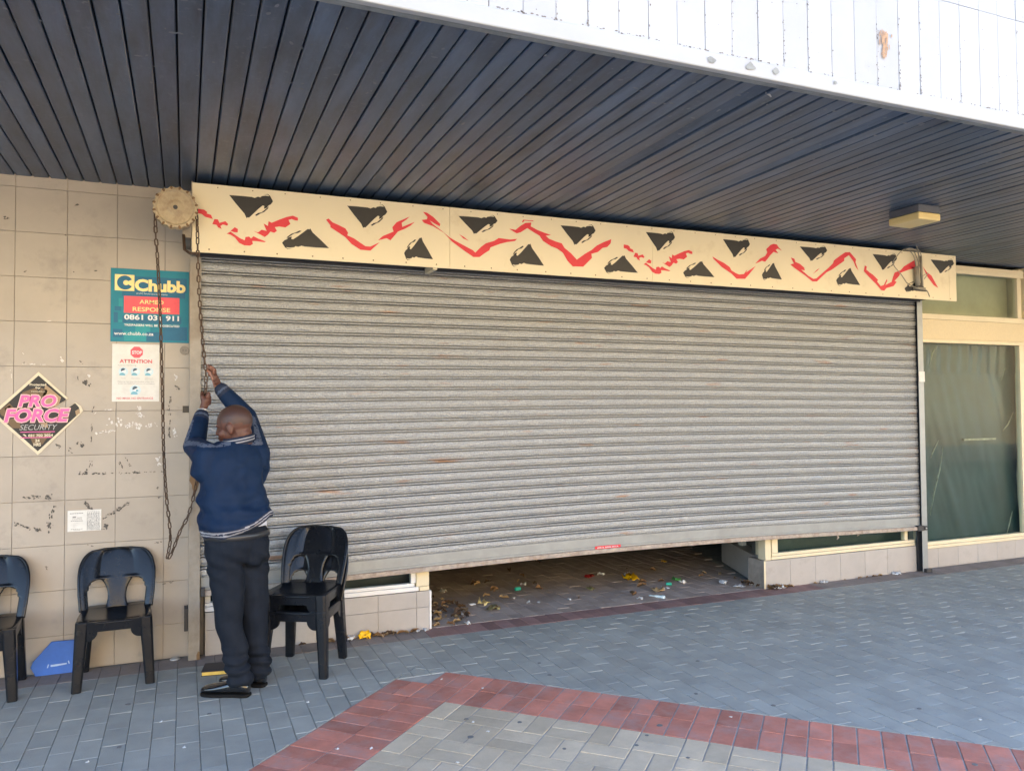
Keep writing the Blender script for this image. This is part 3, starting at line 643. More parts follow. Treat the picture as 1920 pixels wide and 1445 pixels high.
c = wp(1729, 985, -.01); m = MB(); m.box(6.50, 6.575, -.022, .012, .40, .452); m.box(6.575, 6.612, -.028, -.0045, .405, .448); m.build('lock_lug', M['dark_metal'], sh, bevel=.003)
m = MB(); m.sphere((6.595, -.030, .425), .007); m.build('bolt_head', M['tin'], sh, smooth=True)
m = MB(); m.box(.10, .125, -.02, .012, .405, .46); m.build('lock_lug', M['dark_metal'], sh, bevel=.003)
# rusty scraps under the rail
for (px, py, l) in ((1570, 1008, .03), (1608, 1003, .022)):
    p0 = wp(px, py-3, .02); m = MB().tube([p0+Vector((0, 0, .01)), p0+Vector((.012, 0, -.01)), p0+Vector((-.006, 0, -l))], [.006, .010, .003], 6); m.build('rust_flake', M['rusty'], sh, smooth=True)

for (x0, x1, lab_) in ((.024, .094, 'worn grey brown shutter guide rail beside the tiled wall'), (6.575, 6.646, 'grey steel shutter guide rail beside the dark shop window')):
    t = thing('guide_rail', lab_, 'guide rail')
    inn = x1 if x0 < 1 else x0; out = x0 if x0 < 1 else x1; s_ = 1 if x0 < 1 else -1
    m = MB(); m.box(min(x0, x1), max(x0, x1), .0, .005, 0.0, 2.655); m.build('front_flange', M['rail'] if x0 < 1 else M['galv_flat'], t, bevel=.0015, seg=1)
    m = MB(); m.box(*sorted((out, out+s_*.006)), .005, .128, 0, 2.655); m.build('web', M['rail'] if x0 < 1 else M['galv_flat'], t)
    m = MB(); m.box(*sorted((out+s_*.006, inn)), .055, .062, 0, 2.655); m.build('rear_flange', M['rail'] if x0 < 1 else M['dark_metal'], t)
    if x0 > 1:
        m = MB(); m.box(x0+.01, x1+.012, -.035, -.001, 0, .035); m.build('foot_bracket', M['dark_metal'], t, bevel=.003)
        z_ = wp(1733, 706, 0).z; m = MB(); m.box(x0+.004, x1+.008, -.003, -.0005, z_-.05, z_+.05); m.build('patch_plate', M['peel'], t)
    else:
        a = wp(346, 1160, .06); m = MB(); m.box(.0, .0235, .02, .12, a.z-.07, a.z+.075); m.build('wall_bracket', M['dark_metal'], t, bevel=.002)
        a = wp(372, 1225, -.002); m = MB(); m.poly([(.075, -.0012, 0.), (.094, -.0012, 0.), (.094, -.0012, .05), (.083, -.0012, .055), (.074, -.0012, .03)]); m.build('broken_corner', M['stain'], t)
        a = wp(365, 900, -.0012); pts = [a+Vector((.03*random.uniform(.6, 1.1)*math.cos(k*.45), 0, .085*random.uniform(.6, 1.1)*math.sin(k*.45))) for k in range(14)]; flat_part('rust_stain', [pts], M['stain'], t)

# ------------------------------------------------------------------ header box with painted band
hd = thing('shutter_box', 'long cream shutter box painted with black triangles and red zigzag strokes', 'shutter box')
HX0, HX1, HZ0, HZ1 = .034, 6.805, 2.596, 3.0325
for k, (xa, xb) in enumerate(((HX0, wp(843, 400, YH).x), (wp(843, 400, YH).x, wp(1222, 400, YH).x), (wp(1222, 400, YH).x, wp(1779, 500, YH).x), (wp(1779, 500, YH).x, HX1))):
    m = MB(); m.box(xa+.0007, xb-.0007, YH, YH+.012, HZ0, HZ1); m.build('front_panel', M['header'], hd, bevel=.0015, seg=1)
m = MB(); m.box(HX0+.01, HX1-.3, YH+.012, .10, HZ1-.02, HZ1-.008); m.build('top_plate', M['dark_metal'], hd)
m = MB(); m.box(HX0-.004, HX0+.006, YH+.004, .125, HZ0+.02, HZ1+.008); m.build('end_plate', M['rail'], hd)
m = MB(); m.box(6.60, 6.615, YH+.012, .12, HZ0+.03, HZ1-.02); m.build('end_plate', M['dark_metal'], hd)
m = MB(); m.box(.06, 6.6, -.018, -.006, 2.612, 2.70); m.build('dark_strip', M['dark_metal'], hd)  # dark strip across the top slats, behind the box front
m = MB(); m.box(.06, 6.6, -.235, -.02, 2.655, 2.66); m.build('underside_plate', M['dark_metal'], hd)
m = MB(); a = wp(817, 506, YH); m.box(a.x-.015, a.x+.015, YH+.013, -.03, HZ0-.012, HZ0+.03); m.build('strap', M['cream_frame'], hd)
def on_header(pts, off=.0014): return [wp(x, y, YH-off) for x, y in pts]
A = lambda q: [(350+x*.2344, 330+y*.2344) for x, y in q]
B = lambda q: [(760+x*.21875, 360+y*.21875) for x, y in q]
C3 = lambda q: [(1120+x*.1979, 400+y*.1979) for x, y in q]
D4 = lambda q: [(1450+x*.1927, 440+y*.1927) for x, y in q]
tri1 = [(340, 153), (440, 160), (520, 168), (545, 176), (570, 166), (590, 172), (600, 162), (630, 158), (662, 162), (690, 205), (672, 228), (655, 236), (640, 256), (618, 262), (622, 240), (608, 236), (575, 262), (500, 332), (485, 330), (480, 338), (462, 300), (400, 228)]
sliv = [(545, 314), (570, 296), (600, 290), (640, 258), (657, 242), (650, 262), (620, 288), (590, 300), (560, 318)]
rim = [(612, 150), (650, 145), (668, 160), (690, 202), (684, 206), (660, 160), (648, 150)]
def stamp(q, bx, flip):
    x0, x1, y0, y1 = bx; o = []
    for x, y in q:
        a, b = (x-340)/350, (y-145)/195
        if flip: a, b = 1-a, 1-b
        o.append((x0+a*(x1-x0), y0+b*(y1-y0)))
    return o
for bx, fl in (((429.7, 511.7, 364, 410), 0), ((651, 726, 384, 428.5), 0), ((859.5, 932.8, 403.5, 439.5), 0), ((1051, 1116.6, 421, 460), 0), ((1211, 1265.5, 433.6, 471.5), 0), ((1355.5, 1406, 447, 483.5), 0), ((1499.7, 1551, 461, 490), 0), ((1636, 1682, 475, 507), 0), ((1744.8, 1788.8, 485.5, 513.3), 0),
               ((529, 617, 428, 467), 1), ((757.8, 812, 444, 488), 1), ((955.8, 1020, 456, 500), 1), ((1133, 1196, 478, 513), 1), ((1281, 1339.7, 489, 521), 1), ((1428.7, 1466, 492, 525.5), 1), ((1568, 1612.8, 501.7, 536), 1), ((1696, 1740, 524.8, 548), 1)):
    flat_part('black_triangle', [on_header(stamp(q, bx, fl)) for q in (tri1, sliv, rim)], M['black_paint'], hd)
A1 = [[(90, 262), (140, 270), (165, 290), (160, 300), (195, 312), (210, 345), (150, 328), (120, 305), (90, 298)], [(222, 345), (250, 348), (262, 375), (310, 362), (332, 385), (325, 398), (290, 388), (270, 400), (280, 425), (250, 410), (240, 392), (205, 385)], [(350, 440), (385, 410), (410, 425), (408, 452), (380, 450)],
      [(320, 462), (350, 445), (400, 480), (430, 500), (465, 515), (470, 488), (500, 485), (515, 500), (535, 482), (570, 500), (635, 525), (620, 530), (560, 522), (525, 520), (530, 545), (505, 558), (460, 555), (420, 535), (385, 492), (350, 470)],
      [(535, 440), (570, 452), (600, 430), (640, 440), (625, 405), (615, 380), (650, 400), (655, 362), (680, 375), (740, 350), (800, 328), (850, 318), (890, 335), (890, 358), (865, 355), (840, 345), (815, 352), (830, 385), (790, 412), (740, 405), (705, 410), (722, 440), (700, 455), (670, 445), (650, 470), (625, 488), (600, 475), (575, 462)]]
red = [[A(q) for q in A1],
       [A(q) for q in ([(1115, 350), (1135, 340), (1165, 370), (1220, 395), (1270, 420), (1292, 455), (1285, 475), (1340, 500), (1390, 535), (1430, 562), (1470, 565), (1545, 530), (1500, 570), (1470, 597), (1390, 590), (1320, 545), (1270, 490), (1210, 450), (1150, 410), (1150, 395)], [(1530, 515), (1570, 480), (1620, 460), (1655, 445), (1645, 410), (1680, 370), (1740, 345), (1785, 325), (1760, 348), (1720, 375), (1725, 408), (1780, 385), (1825, 368), (1790, 398), (1740, 425), (1690, 445), (1630, 515), (1600, 498)])],
       [B(q) for q in ([(150, 170), (185, 178), (240, 215), (300, 275), (295, 295), (250, 270), (210, 245), (235, 275), (320, 340), (380, 390), (440, 425), (580, 500), (600, 520), (650, 470), (690, 440), (760, 420), (800, 395), (840, 400), (900, 408), (958, 402), (940, 420), (870, 430), (810, 445), (730, 475), (720, 500), (680, 525), (635, 558), (585, 558), (500, 500), (400, 425), (330, 350), (240, 295), (160, 265), (140, 240), (185, 235), (190, 215)], [(460, 362), (500, 385), (545, 420), (500, 400)])],
       [B(q) for q in ([(890, 315), (945, 325), (985, 292), (1030, 265), (1080, 262), (1075, 295), (1130, 325), (1180, 345), (1250, 370), (1205, 375), (1230, 400), (1290, 425), (1340, 440), (1365, 480), (1420, 525), (1470, 580), (1540, 530), (1600, 495), (1640, 460), (1700, 430), (1765, 405), (1760, 440), (1730, 472), (1690, 480), (1650, 515), (1595, 530), (1600, 565), (1525, 640), (1435, 638), (1390, 590), (1350, 520), (1300, 485), (1250, 465), (1180, 420), (1150, 375), (1100, 345), (1045, 310), (990, 345), (955, 355), (920, 335)], [(1000, 258), (1010, 238), (1095, 245), (1100, 252), (1020, 246), (1008, 262)])],
       [C3([(250+(x-90)*.8125, 295+(y-262)*.946-.0*x) for x, y in q]) for q in A1],
       [C3(q) for q in ([(1090, 408), (1140, 440), (1200, 470), (1255, 510), (1270, 540), (1310, 565), (1345, 580), (1390, 575), (1420, 530), (1410, 560), (1500, 500), (1440, 575), (1400, 620), (1320, 620), (1270, 570), (1180, 510), (1135, 465), (1100, 430)], [(1495, 478), (1540, 430), (1590, 405), (1610, 370), (1600, 340), (1640, 300), (1670, 290), (1700, 295), (1720, 325), (1750, 355), (1710, 335), (1690, 345), (1715, 380), (1670, 365), (1640, 395), (1590, 460), (1560, 450)])],
       [D4(q) for q in ([(170, 222), (205, 235), (215, 265), (260, 285), (300, 320), (308, 350), (270, 340), (340, 400), (390, 430), (420, 425), (470, 380), (540, 320), (580, 280), (590, 250), (650, 205), (700, 172), (745, 170), (770, 200), (805, 240), (800, 270), (828, 350), (800, 310), (780, 260), (735, 200), (690, 230), (690, 255), (640, 290), (570, 340), (520, 365), (460, 420), (425, 455), (380, 455), (300, 390), (200, 320), (165, 290), (200, 280)], [(385, 382), (420, 345), (452, 325), (430, 350)])],
       [D4(q) for q in ([(890, 300), (910, 310), (905, 340), (940, 370), (970, 390), (1020, 440), (1010, 455), (1045, 500), (1075, 490), (1105, 430), (1108, 450), (1090, 490), (1150, 460), (1165, 410), (1180, 370), (1240, 345), (1270, 310), (1370, 250), (1385, 260), (1385, 325), (1320, 340), (1240, 370), (1225, 400), (1180, 450), (1200, 460), (1170, 500), (1100, 520), (1080, 545), (1050, 540), (1000, 480), (930, 410), (880, 355)], [(1450, 305), (1490, 360), (1540, 400), (1605, 520), (1560, 490), (1500, 410)])]]
for g in red: flat_part('red_stroke', [on_header(q) for q in g], M['red_paint'], hd)
m = MB(); x = HX0+.1
while x < HX1: m.sphere((x, YH-.001, HZ0+.022), (.005, .003, .005), 6, 4); m.sphere((x+.05, YH-.001, HZ1-.018), (.004, .003, .004), 6, 4); x += .215+random.uniform(-.02, .02)
tag(m.build('rivets', M['stain'], hd), kind='stuff')

# cables and bracket on the box
cb = thing('cable_bundle', 'loose grey cables and bracket hanging over the end of the cream box', 'cable')
def C_(px, py, y): return wp(px, py, y)
m = MB(); a = C_(1716, 496, YH-.03); b = C_(1722, 535, YH-.03); m.tube([C_(1718, 500, YH-.03), C_(1721, 536, YH-.03)], .022, 10); m.tube([C_(1726, 480, YH-.03), C_(1729, 537, YH-.03)], .012, 8); m.build('conduit', M['cable'], cb, smooth=True)
def spline(pts, n=8):
    P = [pts[0]]+list(pts)+[pts[-1]]; o = []
    for i in range(1, len(P)-2):
        for k in range(n):
            t = k/n; p0, p1, p2, p3 = (Vector(q) for q in P[i-1:i+3])
            o.append(.5*((2*p1)+(p2-p0)*t+(2*p0-5*p1+4*p2-p3)*t*t+(3*p1-p0-3*p2+p3)*t**3))
    o.append(Vector(P[-2])); return o
for pts, r in ((((1718, 503), (1712, 478), (1697, 467), (1682, 480), (1675, 495), (1690, 515), (1700, 530)), .004), (((1722, 500), (1722, 475), (1708, 466), (1697, 468)), .006), (((1724, 482), (1719, 463), (1717, 455)), .005), (((1700, 530), (1712, 537), (1730, 543), (1738, 545), (1743, 556)), .005), (((1726, 505), (1715, 474), (1700, 466)), .004), (((1729, 518), (1740, 512), (1733, 523)), .003), (((1720, 500), (1728, 490), (1724, 470), (1712, 468)), .004)):
    MB().tube(spline([C_(x, y, YH-.035-random.uniform(0, .02)) for x, y in pts]), r, 6).build('cable', M['cable'], cb, smooth=True)
m = MB(); a = C_(1719, 541, YH-.002); m.box(a.x-.05, a.x+.06, YH-.05, YH-.0022, a.z-.012, a.z+.006); m.build('bracket', M['cable'], cb, bevel=.003)

# ------------------------------------------------------------------ chain wheel
wc = wp(329, 391, -.33)
wh = thing('chain_wheel', 'round rusty cream chain wheel mounted at the end of the shutter box', 'wheel', (0, 0, 0))
m = MB(); rings = []; n = 96
for (rr_, yy, lob) in ((.112, .03, 0), (.128, .027, 1), (.129, .012, 1), (.118, .004, 0), (.116, -.004, 0), (.129, -.012, 1), (.127, -.027, 1), (.108, -.030, 0), (.103, -.024, 0), (.098, -.022, 0), (.05, -.0235, 0), (.034, -.030, 0), (.026, -.031, 0)):
    rings.append([wc+Vector((math.cos(2*math.pi*k/n)*(rr_-lob*.0075*max(0, math.cos(16*2*math.pi*k/n))), yy, math.sin(2*math.pi*k/n)*(rr_-lob*.0075*max(0, math.cos(16*2*math.pi*k/n))))) for k in range(n)])
m.loft(rings); m.build('rim', M['wheel'], wh, smooth=False)
m = MB(); m.tube([wc+Vector((0, -.0305, 0)), wc+Vector((0, -.038, 0))], .013, 16); m.tube([wc+Vector((0, .03, 0)), wc+Vector((0, .2, 0))], .02, 12); m.build('axle', M['dark_metal'], wh)
m = MB()
for k in range(16):
    a = 2*math.pi*(k+.5)/16; m.sphere(wc+Vector((.1195*math.cos(a), -.026, .1195*math.sin(a))), (.012, .006, .008), 8, 5, Matrix.Rotation(-a, 3, 'Y'))
tag(m.build('chain_pockets', M['stain'], wh, smooth=True), kind='stuff')
m = MB(); a = wp(347, 462, -.28); b = wp(370, 475, -.36)
m.tube([wp(344, 440, -.27), wp(346, 468, -.28), wp(356, 475, -.33), wp(372, 475, -.37)], .009, 8); m.build('chain_guide', M['chain'], wh, smooth=True)
m = MB(); a = wp(352, 420, -.2); m.box(a.x-.03, a.x+.02, -.26, .12, a.z-.10, a.z+.1); m.build('gear_bracket', M['rail'], wh, bevel=.004)

# ------------------------------------------------------------------ right shopfront
sf = thing('shop_window', 'tall cream framed shop window with green sheet hung behind its glass', 'window')
X0, X1 = 6.66, 8.222; GZ0, GZ1 = .253, 2.237
def fr(name, x0, x1, z0, z1, y0, y1, k='cream_frame', bev=.003): return MB().box(x0, x1, y0, y1, z0, z1).build(name, M[k], sf, bevel=bev)
m = MB(); m.box(6.66, 9.55, YW+.002, .6, -.01, .187); m.build('sill_wall', M['grout'], sf)
x = 6.66
while x < 9.5:
    w = .285; m = MB(); m.box(x+.001, min(x+w, 9.55)-.001, YW-.004, YW+.006, -.005, .186); m.build('plinth_tile', M['plinth_tile'], sf, bevel=.001, seg=1); x += w
fr('sill', 6.66, 9.55, .189, .217, YW-.022, YW+.05); fr('bottom_rail', 6.66, 8.31, .219, GZ0, YW-.012, YW+.04)
fr('top_rail', 6.66, 8.31, GZ1, 2.274, YW-.012, YW+.04); fr('side_frame', X1, 8.30, GZ0+.001, GZ1-.001, YW-.010, YW+.04); fr('side_frame', 6.66, 6.70, GZ0+.001, GZ1-.001, YW-.010, YW+.04)
MB().box(6.66, 8.31, YW-.006, YW+.2, 2.276, 2.470).build('stucco_band', M['stucco'], sf)
fr('transom_rail', 6.66, 8.31, 2.472, 2.525, YW-.014, YW+.04); fr('transom_top', 6.66, 8.31, 2.958, 3.04, YW-.014, YW+.04); fr('transom_bead', 6.66, 8.255, 2.992, 3.012, YW-.022, YW-.0145); fr('transom_side', 8.205, 8.262, 2.527, 2.956, YW-.014, YW+.04); fr('transom_side', 6.66, 6.70, 2.527, 2.956, YW-.014, YW+.04)
fr('mullion', 8.33, 8.45, .219, 3.07, YW-.02, YW+.06)
m = MB(); m.box(8.451, 9.55, YW, YW+.2, .22, 3.07); m.build('next_panel', M['stucco'], sf)
MB().box(6.70, X1, YW+.012, YW+.018, GZ0, GZ1).build('pane', M['glass'], sf)
MB().box(6.70, 8.205, YW+.012, YW+.018, 2.525, 2.958).build('pane', M['glass'], sf)
vs = []; fs = []; nx, nz = 70, 80
for i in range(nx+1):
    for j in range(nz+1):
        x = 6.67+1.62*i/nx; z = .2+2.07*j/nz; s_ = noise.noise(Vector((x*2.2+z*.9, 5, z*.8)))*.02 + .012*abs(noise.noise(Vector((x*7+z*2.4, 1, z*1.1)))) + (.006*math.sin(x*42+1.5*math.sin(z*5)) if z > 1.95 else 0)
        vs.append((x, YW+.10-s_, z))
for i in range(nx):
    for j in range(nz): a = i*(nz+1)+j; fs.append((a, a+nz+1, a+nz+2, a+1))
me = bpy.data.meshes.new('sheet'); me.from_pydata(vs, [], fs); me.polygons.foreach_set('use_smooth', [True]*len(fs)); link('green_sheet', me, sf, M['tarp'])
for pts_ in (((1768, 838), (1762, 880), (1752, 920), (1744, 965)), ((1741, 690), (1748, 662), (1756, 648)), ((1898, 958), (1893, 980), (1888, 1000)), ((1900, 772), (1890, 795), (1880, 808)), ((1745, 858), (1750, 845), (1760, 825)), ((1885, 690), (1878, 712))):
    MB().tube([wp(x, y, YW+.06) for x, y in pts_], [.003]+[.0075]*(len(pts_)-2)+[.003], 6).build('sheet_glint', M['glint_batten'], sf, smooth=True)  # pale tubes drawn as painted highlights on the crinkled plastic
MB().box(6.67, 8.29, YW+.16, YW+.165, 2.48, 3.03).build('blind', M['blind'], sf)
MB().box(8.30, 8.33, YW+.03, YW+.2, .2, 3.07).build('jamb', M['cream_frame'], sf)
MB().box(7.42, 7.90, YW+.045, YW+.07, 1.240, 1.258).build('batten', M['glint_batten'], sf)

# ------------------------------------------------------------------ display windows behind the shutter
def plinth(name, label, x0, x1, ztop, seams, zs_, fk, y0=.075, ret=None):
    t = thing(name, label, 'window'); xs_ = [x0]+seams+[x1]; zz = [-.005]+zs_+[ztop]
    m = MB(); m.box(x0+.002, x1-.002, y0+.004, .29, -.01, ztop-.001); m.build('plinth_core', M['grout'], t)
    for i in range(len(xs_)-1):
        for j in range(len(zz)-1):
            m = MB(); m.box(xs_[i]+.0013, xs_[i+1]-.0013, y0-.004, y0+.006, zz[j]+.0013, zz[j+1]-.0013); m.build('plinth_tile', M['plinth_tile'], t, bevel=.001, seg=1)
    return t
Yp = .075
sx = [wp(x, 1150, Yp).x for x in (560, 633.5, 708.7, 781)]
dl = plinth('display_window', 'white framed low display window on tiled plinth behind the plastic chairs', .125, 1.657, .279, [.27, sx[0]-.02, sx[1], sx[2], sx[3]], [.162], 'white')
k = 'white_frame'
MB().box(.125, 1.58, Yp+.006, Yp+.06, .281, .312).build('sill', M[k], dl, bevel=.003)
MB().box(.125, 1.55, Yp+.012, Yp+.055, .314, .338).build('bottom_rail', M[k], dl, bevel=.003)
MB().box(1.522, 1.559, Yp+.010, Yp+.055, .340, 2.6).build('side_frame', M[k], dl, bevel=.003); MB().box(.125, .16, Yp+.010, Yp+.055, .340, 2.6).build('side_frame', M[k], dl, bevel=.003)
MB().box(1.5605, 1.657, Yp+.001, Yp+.12, .314, 2.6).build('corner_post', M['cream_frame'], dl, bevel=.003)
MB().box(1.584, 1.657, Yp+.001, Yp+.06, .281, .312).build('corner_block', M['cream_frame'], dl, bevel=.002)
MB().box(1.6575, 1.672, Yp-.006, Yp+.03, -.005, .279).build('corner_trim', M['white_frame'], dl, bevel=.002)
MB().box(.16, 1.522, Yp+.03, Yp+.036, .338, 2.6).build('pane', M['glass'], dl); MB().box(.13, 1.55, Yp+.16, Yp+.17, .285, 2.6).build('dark_backing', mat('unlit_room_dark', (.02, .03, .045), .5), dl)  # dark backing stands in for the unlit room behind the glass
m = MB(); m.quad((1.66, .08, 0), (1.66, 2.6, 0), (1.66, 2.6, .279), (1.66, .08, .279)); m.build('return_wall', M['plinth_tile'], dl)
sx = [wp(x, 1080, Yp).x for x in (1482, 1529, 1576, 1622, 1664)]
PX = wp(1433, 1098, Yp).x
dr = plinth('display_window', 'low cream framed display window on tiled plinth beside the littered doorway', PX, 6.575, .243, sx, [], 'cream')
k = 'cream_frame'
fx = wp(1447, 1030, Yp).x
MB().box(fx, 6.575, Yp+.006, Yp+.06, .245, .272).build('sill', M[k], dr, bevel=.003); MB().box(fx+.01, 6.575, Yp+.012, Yp+.055, .274, .300).build('bottom_rail', M[k], dr, bevel=.003)
MB().box(fx+.012, wp(1460, 1030, Yp).x, Yp+.010, Yp+.055, .302, 2.6).build('side_frame', M[k], dr, bevel=.003); MB().box(6.44, 6.48, Yp+.010, Yp+.055, .302, 2.6).build('side_frame', M[k], dr, bevel=.003)
MB().box(wp(1439, 1030, Yp).x-.02, fx-.006, Yp+.004, Yp+.10, .245, 2.6).build('corner_post', M[k], dr, bevel=.003)
MB().box(wp(1460, 1030, Yp).x, 6.44, Yp+.03, Yp+.036, .300, 2.6).build('pane', M['glass'], dr); MB().box(4.9, 6.56, Yp+.15, Yp+.16, .26, 2.6).build('dark_backing', M['tarp'], dr)
e0, e1 = Vector((PX+.001, Yp-.003, 0)), Vector((5.17, 1.25, 0))
m = MB(); nr = Vector((e1.y-e0.y, -(e1.x-e0.x), 0)).normalized()*.5
q4 = (e0+Vector((0, .012, 0)), e1, e1+Vector((.5, 0, 0)), e0+Vector((.5, .012, 0))); m.loft([list(q4), [v+Vector((0, 0, .2425)) for v in q4]]); m.build('return_plinth', M['plinth_tile'], dr)
for t_, w_, kk in ((.22, .07, 'cream_frame'), (.30, .03, 'concrete'), (.62, .05, 'white_frame')):
    a = e0.lerp(e1, t_)+nr*.12; MB().box(a.x, a.x+w_, a.y, a.y+.06, .2427, 2.6).build('return_frame', M[kk], dr)
a = e0.lerp(e1, .45)+nr*.25; m = MB(); b = e0.lerp(e1, 1)+nr*.25; m.loft([[a, b, b+Vector((.02, 0, 0)), a+Vector((.02, 0, 0))], [v+Vector((0, 0, 2.6)) for v in (a, b, b+Vector((.02, 0, 0)), a+Vector((.02, 0, 0)))]]); m.build('return_pane', M['concrete'], dr)
m = MB(); m.box(PX-.005, PX+.012, Yp-.0075, Yp-.0045, -.005, .243); m.build('corner_trim', M['cream_frame'], dr)

# ------------------------------------------------------------------ sunlit building across the street (behind the camera)
ob = thing('opposite_building', 'sunlit ochre plastered building across the street', 'building', (0, 0, 0))
m = MB(); m.box(-9, 34, -27, -17, -.01, 6.6); m.build('wall', M['facade'], ob)
m = MB(); m.box(-9.2, 34.2, -27.2, -16.8, 6.6, 6.9); m.build('parapet', M['facade'], ob)

# ------------------------------------------------------------------ plastic chairs
def make_chair():
    t = thing('plastic_chair', 'chair', 'chair')
    # seat
    m = MB(); vs = []; n = 10
    def seat_pt(i, j):
        u, v = -1+2*i/n, -1+2*j/n; hw_ = .203 - .016*(v+1)/2
        cr = max(0, abs(u)**6*abs(v)**6)*.02
        return (u*(hw_-cr), v*(.2-cr), .436 - .014*(1-u*u)*(1-v*v) + .006*max(0, v)**3 - (.012*max(0, -v)**8))
    top = [[seat_pt(i, j) for j in range(n+1)] for i in range(n+1)]; fs = []
    vs = [p for r in top for p in r] + [(p[0], p[1], p[2]-.012) for r in top for p in r]; o = (n+1)**2
    for i in range(n):
        for j in range(n):
            a = i*(n+1)+j; b = a+n+1; fs.append((a, b, b+1, a+1)); fs.append((o+a+1, o+b+1, o+b, o+a))
    for i in range(n):
        for (a, b) in ((i*(n+1), (i+1)*(n+1)), ((i+1)*(n+1)+n, i*(n+1)+n)): fs.append((b, a, o+a, o+b))
        for (a, b) in ((i+1, i), (n*(n+1)+i, n*(n+1)+i+1)): fs.append((b, a, o+a, o+b))
    m.add(vs, fs); m.build('seat', M['plastic'], t, smooth=True)
    # legs
    for sx in (-1, 1):
        for fy in (-1, 1):
            rings = []
            for (z, x_, y_, a, b) in ((.432, .166, .163, .036, .034), (.33, .172, .170, .034, .031), (.15, .183, .184, .029, .026), (0, .192, .197, .026, .024)):
                x_ = x_*sx*(1 if fy < 0 else .93); y_ = y_*fy
                ch = .35
                rings.append([(x_+q*a, y_+r_*b, z) for q, r_ in ((-1, -1+ch), (-1+ch, -1), (1-ch, -1), (1, -1+ch), (1, 1-ch), (1-ch, 1), (-1+ch, 1), (-1, 1-ch))])
            MB().loft(rings).build('leg', M['plastic'], t, bevel=.004)
    # aprons with arched lower edge
    def apron(half, place):
        zt, zc = .430, .366; o = [(-half, zt), (half, zt), (half, .31)]
        for k in range(7): a = k/6*math.pi/2; o.append((half-.006-.055*math.sin(a)*.9, .31+.056*(1-math.cos(a))))
        for k in range(7): a = (6-k)/6*math.pi/2; o.append((-half+.006+.055*math.sin(a)*.9, .31+.056*(1-math.cos(a))))
        o.append((-half, .31)); tri = tessellate_polygon([[Vector((p[0], p[1], 0)) for p in o]]); N_ = len(o)
        A_ = [place(p[0], p[1], 0) for p in o]; B_ = [place(p[0], p[1], 1) for p in o]
        MB().add(A_+B_, [tuple(q) for q in tri]+[tuple(N_+i for i in reversed(q)) for q in tri]+[(i, (i+1) % N_, N_+(i+1) % N_, N_+i) for i in range(N_)]).build('apron', M['plastic'], t)
    apron(.142, lambda a, z, k: (a, -.200+.018*k+(.43-z)*.05, z)); apron(.128, lambda a, z, k: (a, .192-.018*k+(.43-z)*.12, z))
    for sx in (-1, 1): apron(.142, lambda a, z, k: (sx*(.194-.018*k-.008*(a > 0)), a, z))
    # backrest shell: solid head panel, side arms, centre splat, two openings
    rows = 40; H = .385; z0 = .425
    def hw_(v):
        b = .196+.016*math.sin(min(1, v/.6)*math.pi/2)
        if v > .45: b *= .34+.66*max(0, 1-((v-.45)/.55)**3.0)**(1/3.0)
        return b
    def pt(u, v):
        w_ = hw_(v); vv = v + .020*(1-u*u)*math.sin(math.pi*v)
        uu = u*w_
        return Vector((uu, .160 + .26*H*vv + .02*vv*vv - 1.25*uu*uu*(1-.35*vv), z0+H*min(vv, 1.0)))
    cuts = lambda v: (-1, -.89, -.78, -.745, -.69, -.60, -.46, -.26-.09*(abs(v-.2)/.2)**2, -.12, 0, .12, .26+.09*(abs(v-.2)/.2)**2, .46, .60, .69, .745, .78, .89, 1)
    grid = [[pt(u, i/rows) for u in cuts(min(i/rows, .5))] for i in range(rows+1)]; nc = 19
    # smooth corners of the openings
    fs = []; v0 = 1; tops = {2: 13, 3: 16, 4: 18, 5: 19, 6: 19, 11: 19, 12: 19, 13: 18, 14: 16, 15: 13}
    for i in range(rows):
        for k in range(nc-1):
            if k in tops and v0 <= i < tops[k]: continue
            fs.append((i*nc+k, i*nc+k+1, (i+1)*nc+k+1, (i+1)*nc+k))
    m = MB(); m.add([p for r in grid for p in r], fs)
    me = bpy.data.meshes.new('backrest'); me.from_pydata([tuple(v) for v in m.v], [], m.f); me.update()
    bm = bmesh.new(); bm.from_mesh(me); bmesh.ops.recalc_face_normals(bm, faces=bm.faces); bm.to_mesh(me); bm.free()
    me.polygons.foreach_set('use_smooth', [True]*len(me.polygons))
    o = link('backrest', me, t, M['plastic'])
    so = o.modifiers.new('s', 'SOLIDIFY'); so.thickness = .013; so.offset = 0
    sb = o.modifiers.new('u', 'SUBSURF'); sb.levels = 1; sb.render_levels = 1; apply_mods(o)
    o.data.polygons.foreach_set('use_smooth', [True]*len(o.data.polygons))
    # rolled rim round the shell
    pts = [grid[i][0] for i in range(rows+1)] + [grid[rows][k] for k in range(1, nc)] + [grid[i][nc-1] for i in range(rows-1, -1, -1)]
    MB().tube(pts, .0085, 8).build('rim', M['plastic'], o, smooth=True)
    t.scale = (1, 1, .905)
    return t
def copy_tree(o, parent=None):
    c = o.copy(); col.objects.link(c)
    if parent is not None: c.parent = parent
    for ch in list(o.children): copy_tree(ch, c)
    return c
proto = make_chair()
CHAIR_STACK = .08
spots = [((-.383, -.155, 0), R(2), 'black plastic chair with empty seat between the blue board and the chain'),
         ((-1.075, -.165, 0), R(1), 'black plastic chair cut off beside the diamond sign and blue board'),
         ((.700, -.425, 0), R(-29), 'lower black plastic chair of the stacked pair behind the man'),
         ((.700, -.416, .098), R(-29), 'upper black plastic chair of the stacked pair behind the man')]
for i, (loc, rz, lab_) in enumerate(spots):
    o = proto if i == 0 else copy_tree(proto)
    o.location = loc; o.rotation_euler = (0, 0, rz); o['label'] = lab_; o['group'] = 'black plastic chairs'

